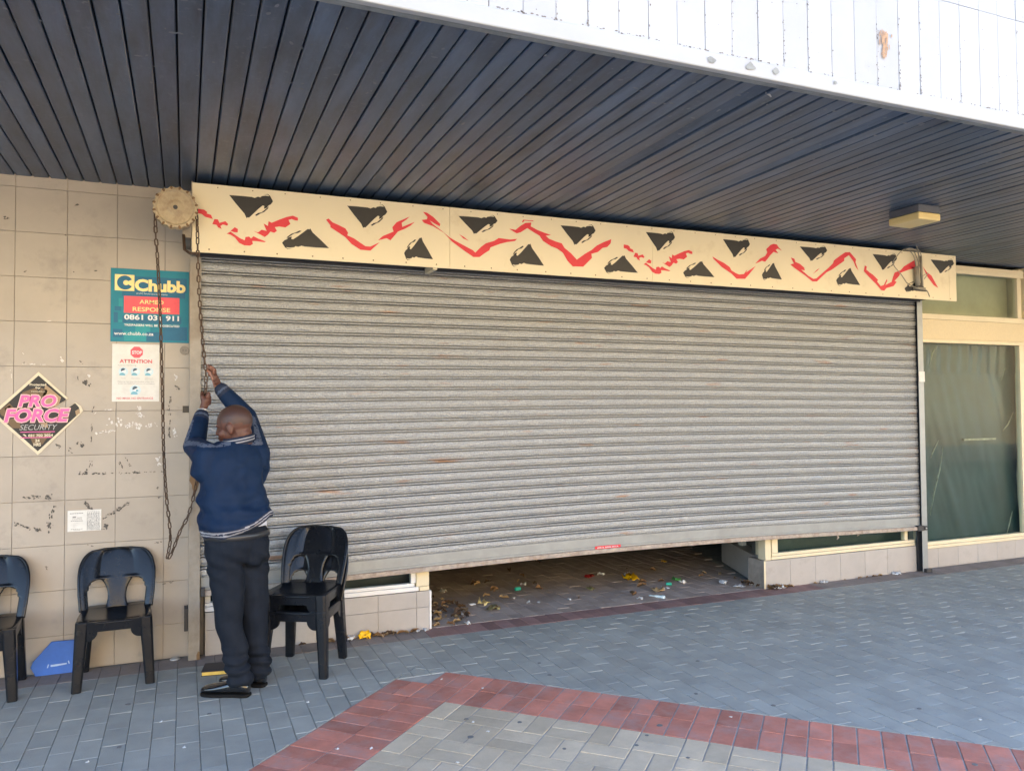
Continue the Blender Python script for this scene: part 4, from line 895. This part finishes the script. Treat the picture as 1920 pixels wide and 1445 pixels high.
# ------------------------------------------------------------------ blue board
bb = thing('blue_board', 'blue cut cornered plastic board leaning on the tiles between chairs', 'board')
q = [wp(x, y, .085) for x, y in ((58, 1250), (62, 1240), (96, 1203), (140, 1199), (168, 1228), (160, 1262), (68, 1274))]
q = [Vector((p.x, p.y+(p.z)*.18-.03, max(p.z, .002))) for p in q]; N_ = len(q)
tri = tessellate_polygon([q]); m = MB(); m.add(q+[p+Vector((0, .008, 0)) for p in q], [tuple(t) for t in tri]+[tuple(N_+i for i in reversed(t)) for t in tri]+[(i, (i+1) % N_, N_+(i+1) % N_, N_+i) for i in range(N_)]); m.build('panel', M['blue_board'], bb, bevel=.002)
def on_board(px, py):
    p = wp(px, py, .085); return Vector((p.x, p.y+p.z*.18-.0312, p.z))
for (a, b, c, d) in (((96, 1244), (126, 1240), (126, 1243.5), (96, 1247.5)), ((96, 1251), (125, 1247), (125, 1249), (96, 1253)), ((96, 1255), (124, 1251), (124, 1252.5), (96, 1256.5)), ((91, 1243), (93, 1243), (89, 1256), (87, 1256)), ((128, 1236), (130, 1236), (134, 1248), (132, 1248))):
    flat_part('print_mark', [[on_board(*v) for v in (a, b, c, d)]], M['blue_print'], bb)

# book and tin lid
bk = thing('book', 'thick dark covered book with yellowed page edges on the paving', 'book')
a = gp(377, 1268); b = gp(413, 1265); w_ = .135
ax = (b-a).normalized(); ay = Vector((-ax.y, ax.x, 0)); d_ = .17; hh_ = .028
def slab(z0, z1, inset): return [[a+ax*inset+ay*inset+Vector((0, 0, z)), a+ax*(w_+.05-inset)+ay*inset+Vector((0, 0, z)), a+ax*(w_+.05-inset)+ay*(d_-inset)+Vector((0, 0, z)), a+ax*inset+ay*(d_-inset)+Vector((0, 0, z))] for z in (z0, z1)]
MB().loft(slab(.0035, hh_-.0035, .004)).build('pages', M['pages'], bk); m = MB().loft(slab(0, .0035, 0)); m.loft(slab(hh_-.0035, hh_, 0)); m.build('cover', M['book'], bk)
a = gp(328, 1236); m = MB(); m.loft([[a+Vector((r_*math.cos(k*.3927), r_*.9*math.sin(k*.3927), z)) for k in range(16)] for r_, z in ((.030, .0), (.033, .006), (.026, .010), (.012, .018), (.004, .020))]); tag(m.build('tin_lid', M['tin'], smooth=True), 'shiny domed metal lid lying at the foot of the tiled wall', 'lid')

# ------------------------------------------------------------------ hand chain
ch = thing('hand_chain', 'rusty looped hand chain hanging from the cream wheel down the tiles', 'chain')
PY = [((291, 395), -.33), ((292, 440), -.33), ((295, 480), -.32), ((299, 560), -.28), ((302, 640), -.24), ((305, 760), -.17), ((307, 850), -.12), ((312, 930), -.07), ((318, 985), -.045), ((319, 1015), -.035), ((314, 1045), -.03), ((322, 1036), -.03), ((338, 995), -.03), ((352, 968), -.035), ((363, 930), -.05), ((372, 880), -.12), ((380, 800), -.24), ((384, 750), -.29), ((386, 705), -.31), ((380, 640), -.33), ((374, 560), -.35), ((371, 480), -.366), ((370, 430), -.366), ((368, 395), -.335)]
path = spline([wp(p[0], p[1], y) for p, y in PY], 24)
def link_mesh(ln=.047, wd=.025, r=.0042):
    m = MB(); n = 14; nr_ = 6; cen = []
    hl = ln/2-wd/2
    for k in range(n):
        a = 2*math.pi*k/n; cx_ = math.cos(a)*(wd/2-r); cz_ = math.sin(a)*(wd/2-r)+(hl if math.sin(a) > 1e-6 else -hl if math.sin(a) < -1e-6 else (hl if k == 0 else -hl)); cen.append(Vector((cx_, 0, cz_)))
    vs = []; fs = []
    for k in range(n):
        t_ = (cen[(k+1) % n]-cen[k-1]).normalized(); s_ = t_.cross(Vector((0, 1, 0)))
        for j in range(nr_): b = 2*math.pi*j/nr_; vs.append(cen[k]+s_*r*math.cos(b)+Vector((0, 1, 0))*r*math.sin(b))
    for k in range(n):
        for j in range(nr_): fs.append((k*nr_+j, k*nr_+(j+1) % nr_, ((k+1) % n)*nr_+(j+1) % nr_, ((k+1) % n)*nr_+j))
    m.add(vs, fs); me = m.mesh('link', True); me.materials.append(M['chain']); return me
lm = link_mesh(); pit = .0385; acc = 0; flip = 0; nxt = 0
for i in range(len(path)-1):
    a, b = path[i], path[i+1]; L_ = (b-a).length
    while nxt <= acc+L_:
        p = a.lerp(b, (nxt-acc)/L_) if L_ else a; o = link('chain_link', lm, ch); o.location = p
        qn = (b-a).to_track_quat('Z', 'Y'); o.rotation_mode = 'QUATERNION'; o.rotation_quaternion = qn @ Matrix.Rotation(math.pi/2*flip+.5+random.uniform(-.15, .15), 3, 'Z').to_quaternion(); flip = 1-flip; nxt += pit
    acc += L_

# ------------------------------------------------------------------ litter
def leaf_mesh(k):
    rr = random.Random(k); L_ = rr.uniform(.03, .055); W_ = L_*rr.uniform(.3, .5); m = MB(); vs = []; n = 5
    for i in range(n+1):
        t_ = i/n; w_ = W_*math.sin(math.pi*min(1, t_*.92+.04))**.8*.5; z = .012*math.sin(math.pi*t_)*rr.uniform(.4, 1.3)
        vs += [(-w_, t_*L_-L_/2, z+.010*rr.uniform(.3, 1)), (0, t_*L_-L_/2, z*.4), (w_, t_*L_-L_/2, z+.010*rr.uniform(.3, 1))]
    fs = []
    for i in range(n):
        for j in range(2): a = i*3+j; fs.append((a, a+1, a+4, a+3))
    m.add(vs, fs); return m
def scrap_mesh(k, s_=.03):
    rr = random.Random(k); m = MB(); vs = []; n = 4
    for i in range(n+1):
        for j in range(n+1): vs.append(((i/n-.5)*s_*1.5+rr.uniform(-1, 1)*s_*.14, (j/n-.5)*s_+rr.uniform(-1, 1)*s_*.14, abs(rr.gauss(0, 1))*s_*.30))
    m.add(vs, [(i*(n+1)+j, (i+1)*(n+1)+j, (i+1)*(n+1)+j+1, i*(n+1)+j+1) for i in range(n) for j in range(n)]); return m
def clear(p): return min(p.y, .035) if p.x < 1.68 or p.x > 4.74 else p.y     # keep litter in front of the plinths
leaves = []
for k in range(9):
    me = leaf_mesh(k).mesh('dry_leaf', True); me.materials.append(M[('leaf', 'leaf2', 'leaf3')[k % 3]]); leaves.append(me)
def put_leaf(px, py, label, group, z=.004, s_=1.):
    o = link('dry_leaf', random.choice(leaves)); p = gp(px, py); p.y = clear(p); o.location = (p.x, p.y, z); o.rotation_euler = (random.uniform(-.35, .35), random.uniform(-.35, .35), random.uniform(0, 6.28)); f = random.uniform(1.0, 2.0)*s_; o.scale = (f, f, f)
    tag(o, label, 'leaf', group)
la, ga = 'curled brown leaf at the doorway corner by the white framed display window', 'leaves at the white framed corner'
for k in range(48):
    t_ = random.random()**1.6; put_leaf(812+t_*65+random.uniform(-3, 3), 1176-random.random()*62*(1-.5*t_)-t_*6, la, ga, .004+random.random()*.008)
lb, gb = 'dry brown leaf lying on the dim doorway pavers under the shutter', 'leaves on the doorway pavers'
for px, py in ((954, 1071), (978, 1080), (985, 1084), (972, 1090), (891, 1095), (895, 1097), (925, 1106), (930, 1108), (915, 1092), (912, 1118), (940, 1121), (948, 1122), (1008, 1055), (1175, 1067), (1224, 1069), (1203, 1099), (1184, 1114), (1190, 1116), (1003, 1095), (855, 1134), (850, 1127), (862, 1140), (935, 1141), (925, 1143), (1290, 1048), (1265, 1050), (1320, 1075), (1315, 1080), (1345, 1072), (1350, 1078), (1340, 1065), (1010, 1105), (1085, 1122), (1205, 1092), (1240, 1090), (1325, 1068)): put_leaf(px, py, lb, gb)
lc, gc = 'brown leaf heaped against the plinth corner of the cream framed display window', 'leaves at the cream framed corner'
for k in range(22):
    t_ = random.random(); put_leaf(1338+t_*92+random.uniform(-4, 4), 1066+t_*34+random.uniform(0, 6), lc, gc, .004+random.random()*.006)
ld, gd = 'dry leaf fragment along the foot of the plinth near the stacked chairs', 'leaves along the plinth foot'
for k in range(26):
    t_ = random.random(); put_leaf(545+t_*240, 1211-t_*31+random.uniform(-1, 3), ld, gd, .004, .8)
le, ge = 'dry leaf fragment along the plinth foot of the cream framed display window', 'leaves along the cream framed plinth'
for k in range(14):
    t_ = random.random()**.7; put_leaf(1440+t_*240, 1102-t_*29+random.uniform(0, 2), le, ge, .004, .7)
def scrap(name, px, py, label, matl, s_, k, cat='litter', group=None):
    o = scrap_mesh(k, s_*1.3).build(name, matl, None, True); p = gp(px, py); p.y = clear(p); o.location = (p.x, p.y, .003); o.rotation_euler = (0, 0, random.uniform(0, 3)); so = o.modifiers.new('s', 'SOLIDIFY'); so.thickness = .0012
    return tag(o, label, cat, group)
scrap('yellow_wrapper', 1183, 1086, 'crumpled bright yellow wrapper on the doorway pavers', M['yellow'], .085, 1)
scrap('white_scrap', 1176, 1079, 'white tissue stuck in the crumpled yellow wrapper', M['white_scrap'], .035, 2)
o = scrap('yellow_carton', 678, 1190, 'flattened yellow carton square at the plinth foot', M['yellow'], .04, 3); o.rotation_euler = (1.1, 0, 0); o.location.z = .024; o.location.y -= .01
scrap('blue_wrapper', 640, 1198, 'crumpled dark blue wrapper at the plinth foot', M['blue_scrap'], .04, 4)
scrap('white_scrap', 651, 1194, 'crumpled white tissue beside the blue wrapper', M['white_scrap'], .035, 5)
scrap('orange_scrap', 714, 1190, 'orange brown crumpled peel at the plinth foot', M['pf_tan'], .035, 6)
scrap('red_scrap', 1105, 1082, 'small red paper scrap on the doorway pavers', M['red_scrap'], .04, 7)
scrap('yellow_scrap', 1245, 1054, 'tiny yellow scrap deep in the doorway', M['yellow'], .03, 8)
scrap('pale_wrapper', 908, 1133, 'pale yellow wrapper beside the dry leaves in the doorway', M['cream_ink'], .045, 9)
scrap('olive_scrap', 924, 1143, 'olive green leaf scrap in the doorway', M['olive'], .05, 10)
scrap('olive_scrap', 1107, 1105, 'dark olive twig scrap on the doorway pavers', M['olive'], .04, 11)
scrap('tan_scrap', 1232, 1108, 'flat tan cardboard scrap near the white strip', M['leaf2'], .06, 12)
a = gp(971, 1107); m = MB().tube([a+Vector((-.026, 0, .016)), a+Vector((.026, .01, .016))], .015, 12); tag(m.build('teal_can', M['green_lit'], smooth=False, bevel=.002), 'small teal cylinder lying on the doorway pavers', 'litter')
a = gp(1254, 1097); m = MB().tube([a+Vector((-.022, .01, .014)), a+Vector((.022, -.012, .014))], [.012, .014], 12); tag(m.build('teal_bottle', M['green_lit'], bevel=.002), 'little turquoise bottle fragment lying near a green scrap in the doorway', 'litter')
scrap('green_scrap', 1267, 1088, 'green plastic scrap behind the turquoise bottle fragment', mat('green_plastic', srgb(90, 170, 90), .4), .04, 13)
a = gp(1217, 1117); b = gp(1243, 1121); m = MB().tube(spline([a+Vector((0, 0, .006)), a.lerp(b, .7)+Vector((0, 0, .010)), b+Vector((.01, -.01, .006))], 4), [.006]*3+[.012]*3+[.017]*3, 8); tag(m.build('white_strip', M['pale_blue'], smooth=True), 'pale blue white plastic strip on the edge of the doorway', 'litter')
for (px, py, s_) in ((1356, 1094, .05), (1386, 1102, .045), (1252, 1103, .02), (1452, 1103, .028), (1461, 1103, .024), (877, 1170, .028), (867, 1152, .022), (991, 1130, .022), (830, 1110, .035), (818, 1150, .03), (826, 1146, .03), (885, 1135, .03), (903, 1130, .022), (1127, 1078, .035), (1280, 1093, .03), (981, 1096, .028), (1068, 1125, .02), (1200, 1123, .025), (1350, 1068, .03), (1550, 1092, .022), (1410, 1096, .03), (780, 1181, .022), (796, 1180, .022), (1535, 1091, .03), (1665, 1073, .04), (1010, 1130, .015), (963, 1122, .02), (1243, 1104, .022)):
    scrap('paper_scrap', px, py, 'small crumpled white paper scrap among the doorway litter', M['white_scrap'], s_, int(px), group='white paper scraps')
for (px, py) in ((905, 1291), (632, 1405), (887, 1355), (915, 1372), (858, 1430), (577, 1317), (696, 1404), (828, 1274), (1370, 1345), (1838, 1350), (164, 1430), (345, 1402), (302, 1354)):
    scrap('paper_fleck', px, py, 'tiny white fleck of paper on the open pavers', M['white_scrap'], .008, int(px), group='white flecks on the open pavers')

# ------------------------------------------------------------------ the man
man = thing('person', 'man in navy jacket and black trousers reaching up to pull the hand chain', 'person', (0, 0, 0))
def remesh(name, mb, voxel, smooth, matl, parent, factor=.5):
    o = mb.build(name, matl, parent)
    r_ = o.modifiers.new('r', 'REMESH'); r_.mode = 'VOXEL'; r_.voxel_size = voxel; r_.use_smooth_shade = True
    if smooth: s_ = o.modifiers.new('s', 'SMOOTH'); s_.iterations = smooth; s_.factor = factor
    apply_mods(o); me = o.data
    if not me.materials: me.materials.append(matl)
    me.polygons.foreach_set('use_smooth', [True]*len(me.polygons))
    return o
def ell_ring(c, fdir, a, b, n=28, p=2.3):
    f_ = Vector((fdir[0], fdir[1], 0)).normalized(); l_ = Vector((-f_.y, f_.x, 0)); o = []
    for k in range(n):
        t_ = 2*math.pi*k/n; cx_ = math.copysign(abs(math.cos(t_))**(2/p), math.cos(t_)); sy_ = math.copysign(abs(math.sin(t_))**(2/p), math.sin(t_))
        o.append(Vector(c)+l_*a*cx_+f_*b*sy_)
    return o
chest = (-.45, .89); pelv = (-.6, .8)
Lsh, Rsh = Vector((.115, -.670, 1.345)), Vector((.395, -.545, 1.345))
Lel, Rel = wp(364, 838, -.47), wp(462, 782, -.32)
Lwr, Rwr = wp(380, 771, -.31), wp(408, 722, -.27)
Lha, Rha = wp(384, 747, -.30), wp(394, 704, -.29)
Lhip, Rhip = Vector((.205, -.70, .84)), Vector((.355, -.61, .84))
Lkn, Rkn = wp(430, 1165, -.755), wp(477, 1165, -.655)
Lan, Ran = Vector((.292, -.790, .085)), Vector((.405, -.662, .085))
Lheel, Ltoe = Vector((.330, -.812, 0)), Vector((.105, -.690, 0))
Rheel, Rtoe = Vector((.430, -.680, 0)), Vector((.205, -.560, 0))
hc = wp(437, 796, -.60); fd = Vector((-.93, .36, -.18)).normalized(); up = (Vector((-.22, .05, 1)) - fd*Vector((-.22, .05, 1)).dot(fd)).normalized(); sd_ = up.cross(fd)   # sd_ = his left
HR = Matrix((fd, sd_, up)).transposed()
def hp(f, s, u): return hc + fd*f + sd_*s + up*u
b = MB()
b.sphere(hp(-.012, 0, .018), (.102, .080, .095), 24, 16, HR)            # cranium
b.sphere(hp(.030, 0, -.040), (.066, .060, .070), 20, 12, HR)            # face
b.sphere(hp(.045, 0, -.090), (.040, .042, .030), 16, 10, HR)            # jaw
b.sphere(hp(.086, 0, -.036), (.018, .016, .016), 12, 8, HR); b.chain([hp(.084, 0, -.002), hp(.097, 0, -.034)], [.010, .013])   # nose
for s in (-1, 1):
    b.sphere(hp(.076, s*.030, .008), (.014, .022, .010), 10, 8, HR)      # brow
    b.sphere(hp(.058, s*.044, -.040), (.026, .022, .026), 12, 8, HR)     # cheek
    b.sphere(hp(-.004, s*.081, -.020), (.021, .011, .034), 12, 8, HR); b.sphere(hp(.000, s*.078, -.045), (.010, .007, .012), 10, 8, HR)   # ear
b.chain([hp(.084, -.018, -.066), hp(.092, 0, -.064), hp(.084, .018, -.066)], [.007, .009, .007]); b.chain([hp(.080, -.016, -.080), hp(.088, 0, -.080), hp(.080, .016, -.080)], [.007, .010, .007])   # lips
nb = Vector((.305, -.600, 1.375))
b.chain([nb-Vector((0, 0, .06)), nb, hp(-.035, 0, -.055), hp(-.02, 0, -.02)], [.070, .066, .064, .07])
b.sphere(hp(-.075, 0, -.062), (.022, .05, .03), 12, 8, HR)              # nape
b.loft([ell_ring((.262, -.605, z), chest, a, d) for z, a, d in ((.9, .15, .10), (1.05, .155, .105), (1.2, .155, .10), (1.33, .15, .09), (1.40, .09, .07))])
b.loft([ell_ring((.280, -.655, z), pelv, a, d) for z, a, d in ((.74, .13, .10), (.85, .145, .11), (.95, .14, .10))])
for sh_, el, wr in ((Lsh, Lel, Lwr), (Rsh, Rel, Rwr)): b.chain([sh_, sh_.lerp(el, .5), el, el.lerp(wr, .35), wr], [.052, .046, .038, .038, .026])
for h_, k_, a_ in ((Lhip, Lkn, Lan), (Rhip, Rkn, Ran)): b.chain([h_, h_.lerp(k_, .5), k_, k_.lerp(a_, .35), a_, a_-Vector((0, 0, .03))], [.078, .068, .05, .048, .034, .035])
def hand(wr, ha, ax, palm_dir, side, curl=1.0, rise=0.):
    # ax: axis of the chain in the fist, palm_dir: from the axis to the palm
    ax = ax.normalized(); pd = (palm_dir-ax*palm_dir.dot(ax)).normalized(); sd2 = ax.cross(pd)*side
    pc_ = ha + pd*.026
    b.chain([wr, wr.lerp(pc_, .5), pc_ - ax*.012], [.026, .024, .022]); 
    for k in range(4): kn = pc_ + ax*((k-1.5)*.0205)+sd2*.012; b.chain([pc_-ax*.03+ax*((k-1.5)*.010), kn], [.015, .0125])
    for k in range(4):
        kn = pc_ + ax*((k-1.5)*.0205)+sd2*.012; fl = (1, 1.08, 1.0, .82)[k]; pts = [kn]
        for j, an in enumerate((62, 125, 190)):
            an = R(an*curl); rr_ = (.030, .028, .021)[j]*fl
            pts.append(ha + ax*((k-1.5)*.0205+rise*(j+1)*.008) + pd*math.cos(an)*rr_ + sd2*math.sin(an)*rr_)
        b.chain(pts, [.0108, .0098, .0092, .0082], 8)
    th = [pc_-ax*.028-sd2*.012, ha+pd*.016-sd2*.022+ax*.012, ha-pd*.006-sd2*.018+ax*.032, ha-pd*.018-sd2*.004+ax*.036]
    b.chain(th, [.014, .0125, .0105, .009], 8)
hand(Lwr, Lha, Vector((.06, .02, 1)), Vector((.25, -.9, -.1)), 1)
hand(Rwr, Rha, Vector((-.10, .04, 1)), Vector((.85, -.45, 0)), 1, .72, 1.6)
body = remesh('body', b, .0042, 3, M['skin'], man)
me = body.data; me.materials.append(M['palm'])
for p in me.polygons:
    if (p.center-Rha).length < .085 or (p.center-Lha).length < .06:
        if p.normal.dot(Vector((-.3, .8, .2))) > .25 or ((p.center-Rha).length < .085 and p.normal.dot(Vector((-.8, -.3, .3))) > .35): p.material_index = 1
for s in (-1, 1): MB().sphere(hp(.0635, s*.030, -.012), .0115, 12, 8).build('eye', M['eye'], man, smooth=True)
# close-cropped hair: a thin cap over the crown
hm = MB(); hm.sphere(hp(-.014, 0, .020), (.1025, .0805, .0955), 28, 18, HR); me = hm.mesh('hair', True)
bm = bmesh.new(); bm.from_mesh(me)
bmesh.ops.delete(bm, geom=[f for f in bm.faces if ((f.calc_center_median()-hc).dot(up) < .012+.25*(f.calc_center_median()-hc).dot(fd))], context='FACES'); bm.to_mesh(me); bm.free()
link('hair', me, man, mat('cropped_hair', (.065, .032, .025), .45, var=.1, vscale=60, bump=.15, bscale=500))
# jacket
jk = MB()
jc = lambda z: (.256+.03*max(0, min(1, (1.1-z)/.2)), -.615-.032*max(0, min(1, (1.12-z)/.2)), z)
jk.loft([ell_ring(jc(z), chest, a, d, 32, 2.5) for z, a, d in ((.868, .196, .155), (.905, .202, .164), (.945, .206, .168), (1.0, .202, .164), (1.08, .190, .148), (1.17, .184, .140), (1.26, .184, .132), (1.335, .175, .118), (1.385, .145, .095), (1.425, .085, .075))])
for sh_, el, wr in ((Lsh, Lel, Lwr), (Rsh, Rel, Rwr)):
    cuff = el.lerp(wr, .86)
    jk.chain([sh_+Vector((0, 0, -.07)), sh_, sh_.lerp(el, .5), el, el.lerp(cuff, .5), cuff], [.085, .082, .074, .064, .056, .045], 16)
jk.chain([Vector((.18, -.64, 1.365)), Lsh+Vector((.02, .0, .005))], [.048, .068]); jk.chain([Vector((.37, -.57, 1.385)), Rsh+Vector((-.03, 0, .015))], [.055, .07])
jk.chain([Lsh+Vector((0, -.0, -.07)), Vector((.13, -.66, 1.2))], [.085, .05]); jk.chain([Rsh+Vector((0, 0, -.07)), Vector((.40, -.56, 1.2))], [.085, .06])
jacket = remesh('jacket', jk, .0075, 5, M['navy'], man)
me = jacket.data
def hem(x): return .882 + .098*min(1, max(0, (x-.12)/.34))**2.4
vnor = [v.normal.copy() for v in me.vertices]
for v, vn in zip(me.vertices, vnor):      # folds pulled from the hem towards the raised arms, then the slanting hem
    c = v.co; w_ = min(1, max(0, (1.40-c.z)/.12))
    d_ = .015*noise.noise(Vector((c.x*6-c.z*3, c.y*6, c.z*10+c.x*7))) + .007*noise.noise(Vector((c.x*14+c.z*9, c.y*12, c.z*20-c.x*12))) + .014*max(0, 1-abs(c.z-1.0)/.22)*math.sin((c.z*1.0+c.x*.35)*46+2.2*noise.noise(c*4))*.55 + .004*noise.noise(c*19)
    v.co = c + vn*d_*w_
    if c.z < 1.05:
        h = hem(c.x); t_ = max(0, min(1, (c.z-.868)/(1.05-.868))); v.co.z = h + (1.05-h)*t_
me.materials.append(M['navy_rib']); me.materials.append(M['stripe']); me.materials.append(M['dim_stripe']); me.update()
spath = [(Vector((.225, -.70, 1.415)), Vector((.10, -.73, 1.415))), (Vector((.10, -.73, 1.415)), Lsh.lerp(Lel, .55)+Vector((-.05, -.03, .055))), (Lsh.lerp(Lel, .55)+Vector((-.05, -.03, .055)), Lel+Vector((-.045, -.03, .02))), (Lel+Vector((-.045, -.03, .02)), Lel.lerp(Lwr, .7)+Vector((-.05, -.03, .0))), (Vector((.36, -.64, 1.42)), Rsh+Vector((.02, -.05, .07))), (Rsh+Vector((.02, -.05, .07)), Rsh.lerp(Rel, .8)+Vector((.03, -.05, .05)))]
def seg_d(p, a, b_):
    t_ = max(0, min(1, (p-a).dot(b_-a)/(b_-a).length_squared)); return (p-(a+(b_-a)*t_)).length
for p in me.polygons:
    c = p.center; h = hem(c.x)
    if c.z < h+.045:
        p.material_index = 2 if (.013 < c.z-h < .021 or .029 < c.z-h < .037) else 1
    elif c.z > 1.1:
        for (el, wr) in ((Lel, Lwr), (Rel, Rwr)):
            t_ = (c-el).dot(wr-el)/(wr-el).length_squared
            if (c-el.lerp(wr, max(0, min(1, t_)))).length < .075 and t_ > .72 and not ((c-hc).length < .1): p.material_index = 3 if .80 < t_ < .85 else 1
        if p.material_index == 0 and min(seg_d(c, a, b_) for a, b_ in spath) < .019 and p.normal.y < .4: p.material_index = 3 if noise.noise(c*80) > -.30 else 0
# collar
cl = MB(); k_ = [(0, .083, .074), (.018, .086, .077), (.040, .083, .073), (.041, .076, .066), (.018, .078, .069), (-.01, .075, .066)]
def colring(dz, a, d): 
    return [p + Vector((0, 0, .18*(p.x-.30)))+Vector((0, 0, -.30*(p.y+.6)*-.15)) for p in ell_ring((.292, -.606, 1.416+dz), (-.6, .8), a+.007, d+.008, 36, 2.0)]
cl.loft([colring(*q) for q in k_], cap=False); co_ = cl.build('collar', M['navy_rib'], man, smooth=True)
for dz in (.010, .026):
    MB().loft([colring(dz-.0035, .0875, .0785), colring(dz+.0035, .0875, .0785)], cap=False).build('collar_stripe', M['stripe'], co_, smooth=True)
# shirt: cuffs and tail
st = MB(); st.loft([ell_ring((.278, -.638, z), pelv, a, d, 32, 2.4) for z, a, d in ((.915, .178, .140), (.94, .178, .140), (1.0, .165, .125))]); st.build('shirt', M['shirt'], man, smooth=True)
for el, wr in ((Lel, Lwr), (Rel, Rwr)): MB().tube([el.lerp(wr, .84), el.lerp(wr, .90), el.lerp(wr, .945)], [.035, .0365, .035], 18).build('shirt_cuff', M['shirt'], man, smooth=True)
w0 = Lwr.lerp(Lha, .12); MB().tube([w0-Vector((0, 0, .010)), w0, w0+Vector((0, 0, .010))], [.0295, .031, .0295], 18).build('wristwatch', M['tin'], man, smooth=True)
# trousers
tr = MB()
tr.loft([ell_ring((.283, -.648, z), pelv, a, d, 32, 2.4) for z, a, d in ((.735, .150, .125), (.78, .172, .145), (.83, .180, .155), (.88, .178, .150), (.915, .174, .142), (.932, .171, .137))])
tr.sphere((.365, -.70, .80), (.095, .085, .10), 16, 12); tr.sphere((.245, -.745, .80), (.095, .075, .10), 16, 12)
for h_, k_, a_ in ((Lhip, Lkn, Lan), (Rhip, Rkn, Ran)):
    e_ = a_ + Vector((0, 0, -.018)); tr.chain([h_+Vector((0, 0, -.03)), h_.lerp(k_, .45), k_, k_.lerp(a_, .4), k_.lerp(a_, .8), e_+Vector((0, 0, .05))], [.106, .096, .076, .070, .065, .066], 16)
    tr.tube([k_.lerp(a_, .7), e_+Vector((0, 0, .05)), e_+Vector((.004, 0, -.014))], [.065, .068, .064], 18)
trs = remesh('trousers', tr, .0075, 5, M['trouser'], man)
vnor = [v.normal.copy() for v in trs.data.vertices]
for v, vn in zip(trs.data.vertices, vnor):
    c = v.co; leg = min(1, max(0, (.62-c.z)/.2)); low = min(1, max(0, (.30-c.z)/.12)); seat_ = max(0, 1-abs(c.z-.72)/.16)
    d_ = .010*noise.noise(Vector((c.x*9, c.y*9, c.z*6))) + .004*noise.noise(Vector((c.x*22, c.y*22, c.z*13))) + .0075*low*math.sin(c.z*95+3*noise.noise(c*7)) + .006*seat_*math.sin((c.z+.6*c.x)*75+2*noise.noise(c*6)) + .004*leg*math.sin(c.z*38+c.x*30)
    if c.z < .93: v.co = c + vn*d_
trs.data.update()
blt = MB().loft([ell_ring((.283, -.648, z), pelv, a, d, 40, 2.4) for z, a, d in ((.872, .184, .155), (.874, .187, .158), (.903, .185, .153), (.905, .181, .150))], cap=False); blt.build('belt', M['belt'], man, smooth=True)
# shoes
def shoe(heel, toe):
    d_ = (toe-heel); L_ = d_.length+.03; d_.normalize(); l_ = Vector((-d_.y, d_.x, 0)); u = Vector((0, 0, 1)); h0 = heel - d_*.015
    def ring(t_, w_, zt, zb=.018, n=16):
        o = []
        for k in range(n):
            a = 2*math.pi*k/n; cx_ = math.cos(a); sz = math.sin(a)
            o.append(h0+d_*(t_*L_)+l_*(w_*math.copysign(abs(cx_)**.75, cx_))+u*((zt+zb)/2+(zt-zb)/2*sz))
        return o
    sh_ = MB().loft([ring(.0, .020, .055), ring(.03, .034, .085), ring(.14, .038, .098), ring(.28, .037, .100), ring(.42, .039, .088), ring(.55, .044, .078), ring(.70, .047, .067), ring(.84, .044, .060), ring(.94, .034, .052), ring(1.0, .016, .040)]).build('shoe', M['shoe'], man, smooth=True, subsurf=1)
    so_ = MB(); rr_ = [(-.004, .020), (.04, .034), (.15, .038), (.30, .035), (.45, .037), (.58, .043), (.72, .047), (.86, .043), (.95, .033), (1.003, .014)]
    out = [h0+d_*(t_*L_)+l_*w_ for t_, w_ in rr_]+[h0+d_*(t_*L_)-l_*w_ for t_, w_ in reversed(rr_)]
    so_.loft([[p+u*.001 for p in out], [p+u*.017 for p in out]]); so_.build('sole', M['sole'], sh_, bevel=.003)
shoe(Lheel, Ltoe); shoe(Rheel, Rtoe)

bpy.data.scenes.remove(tmp_scene)
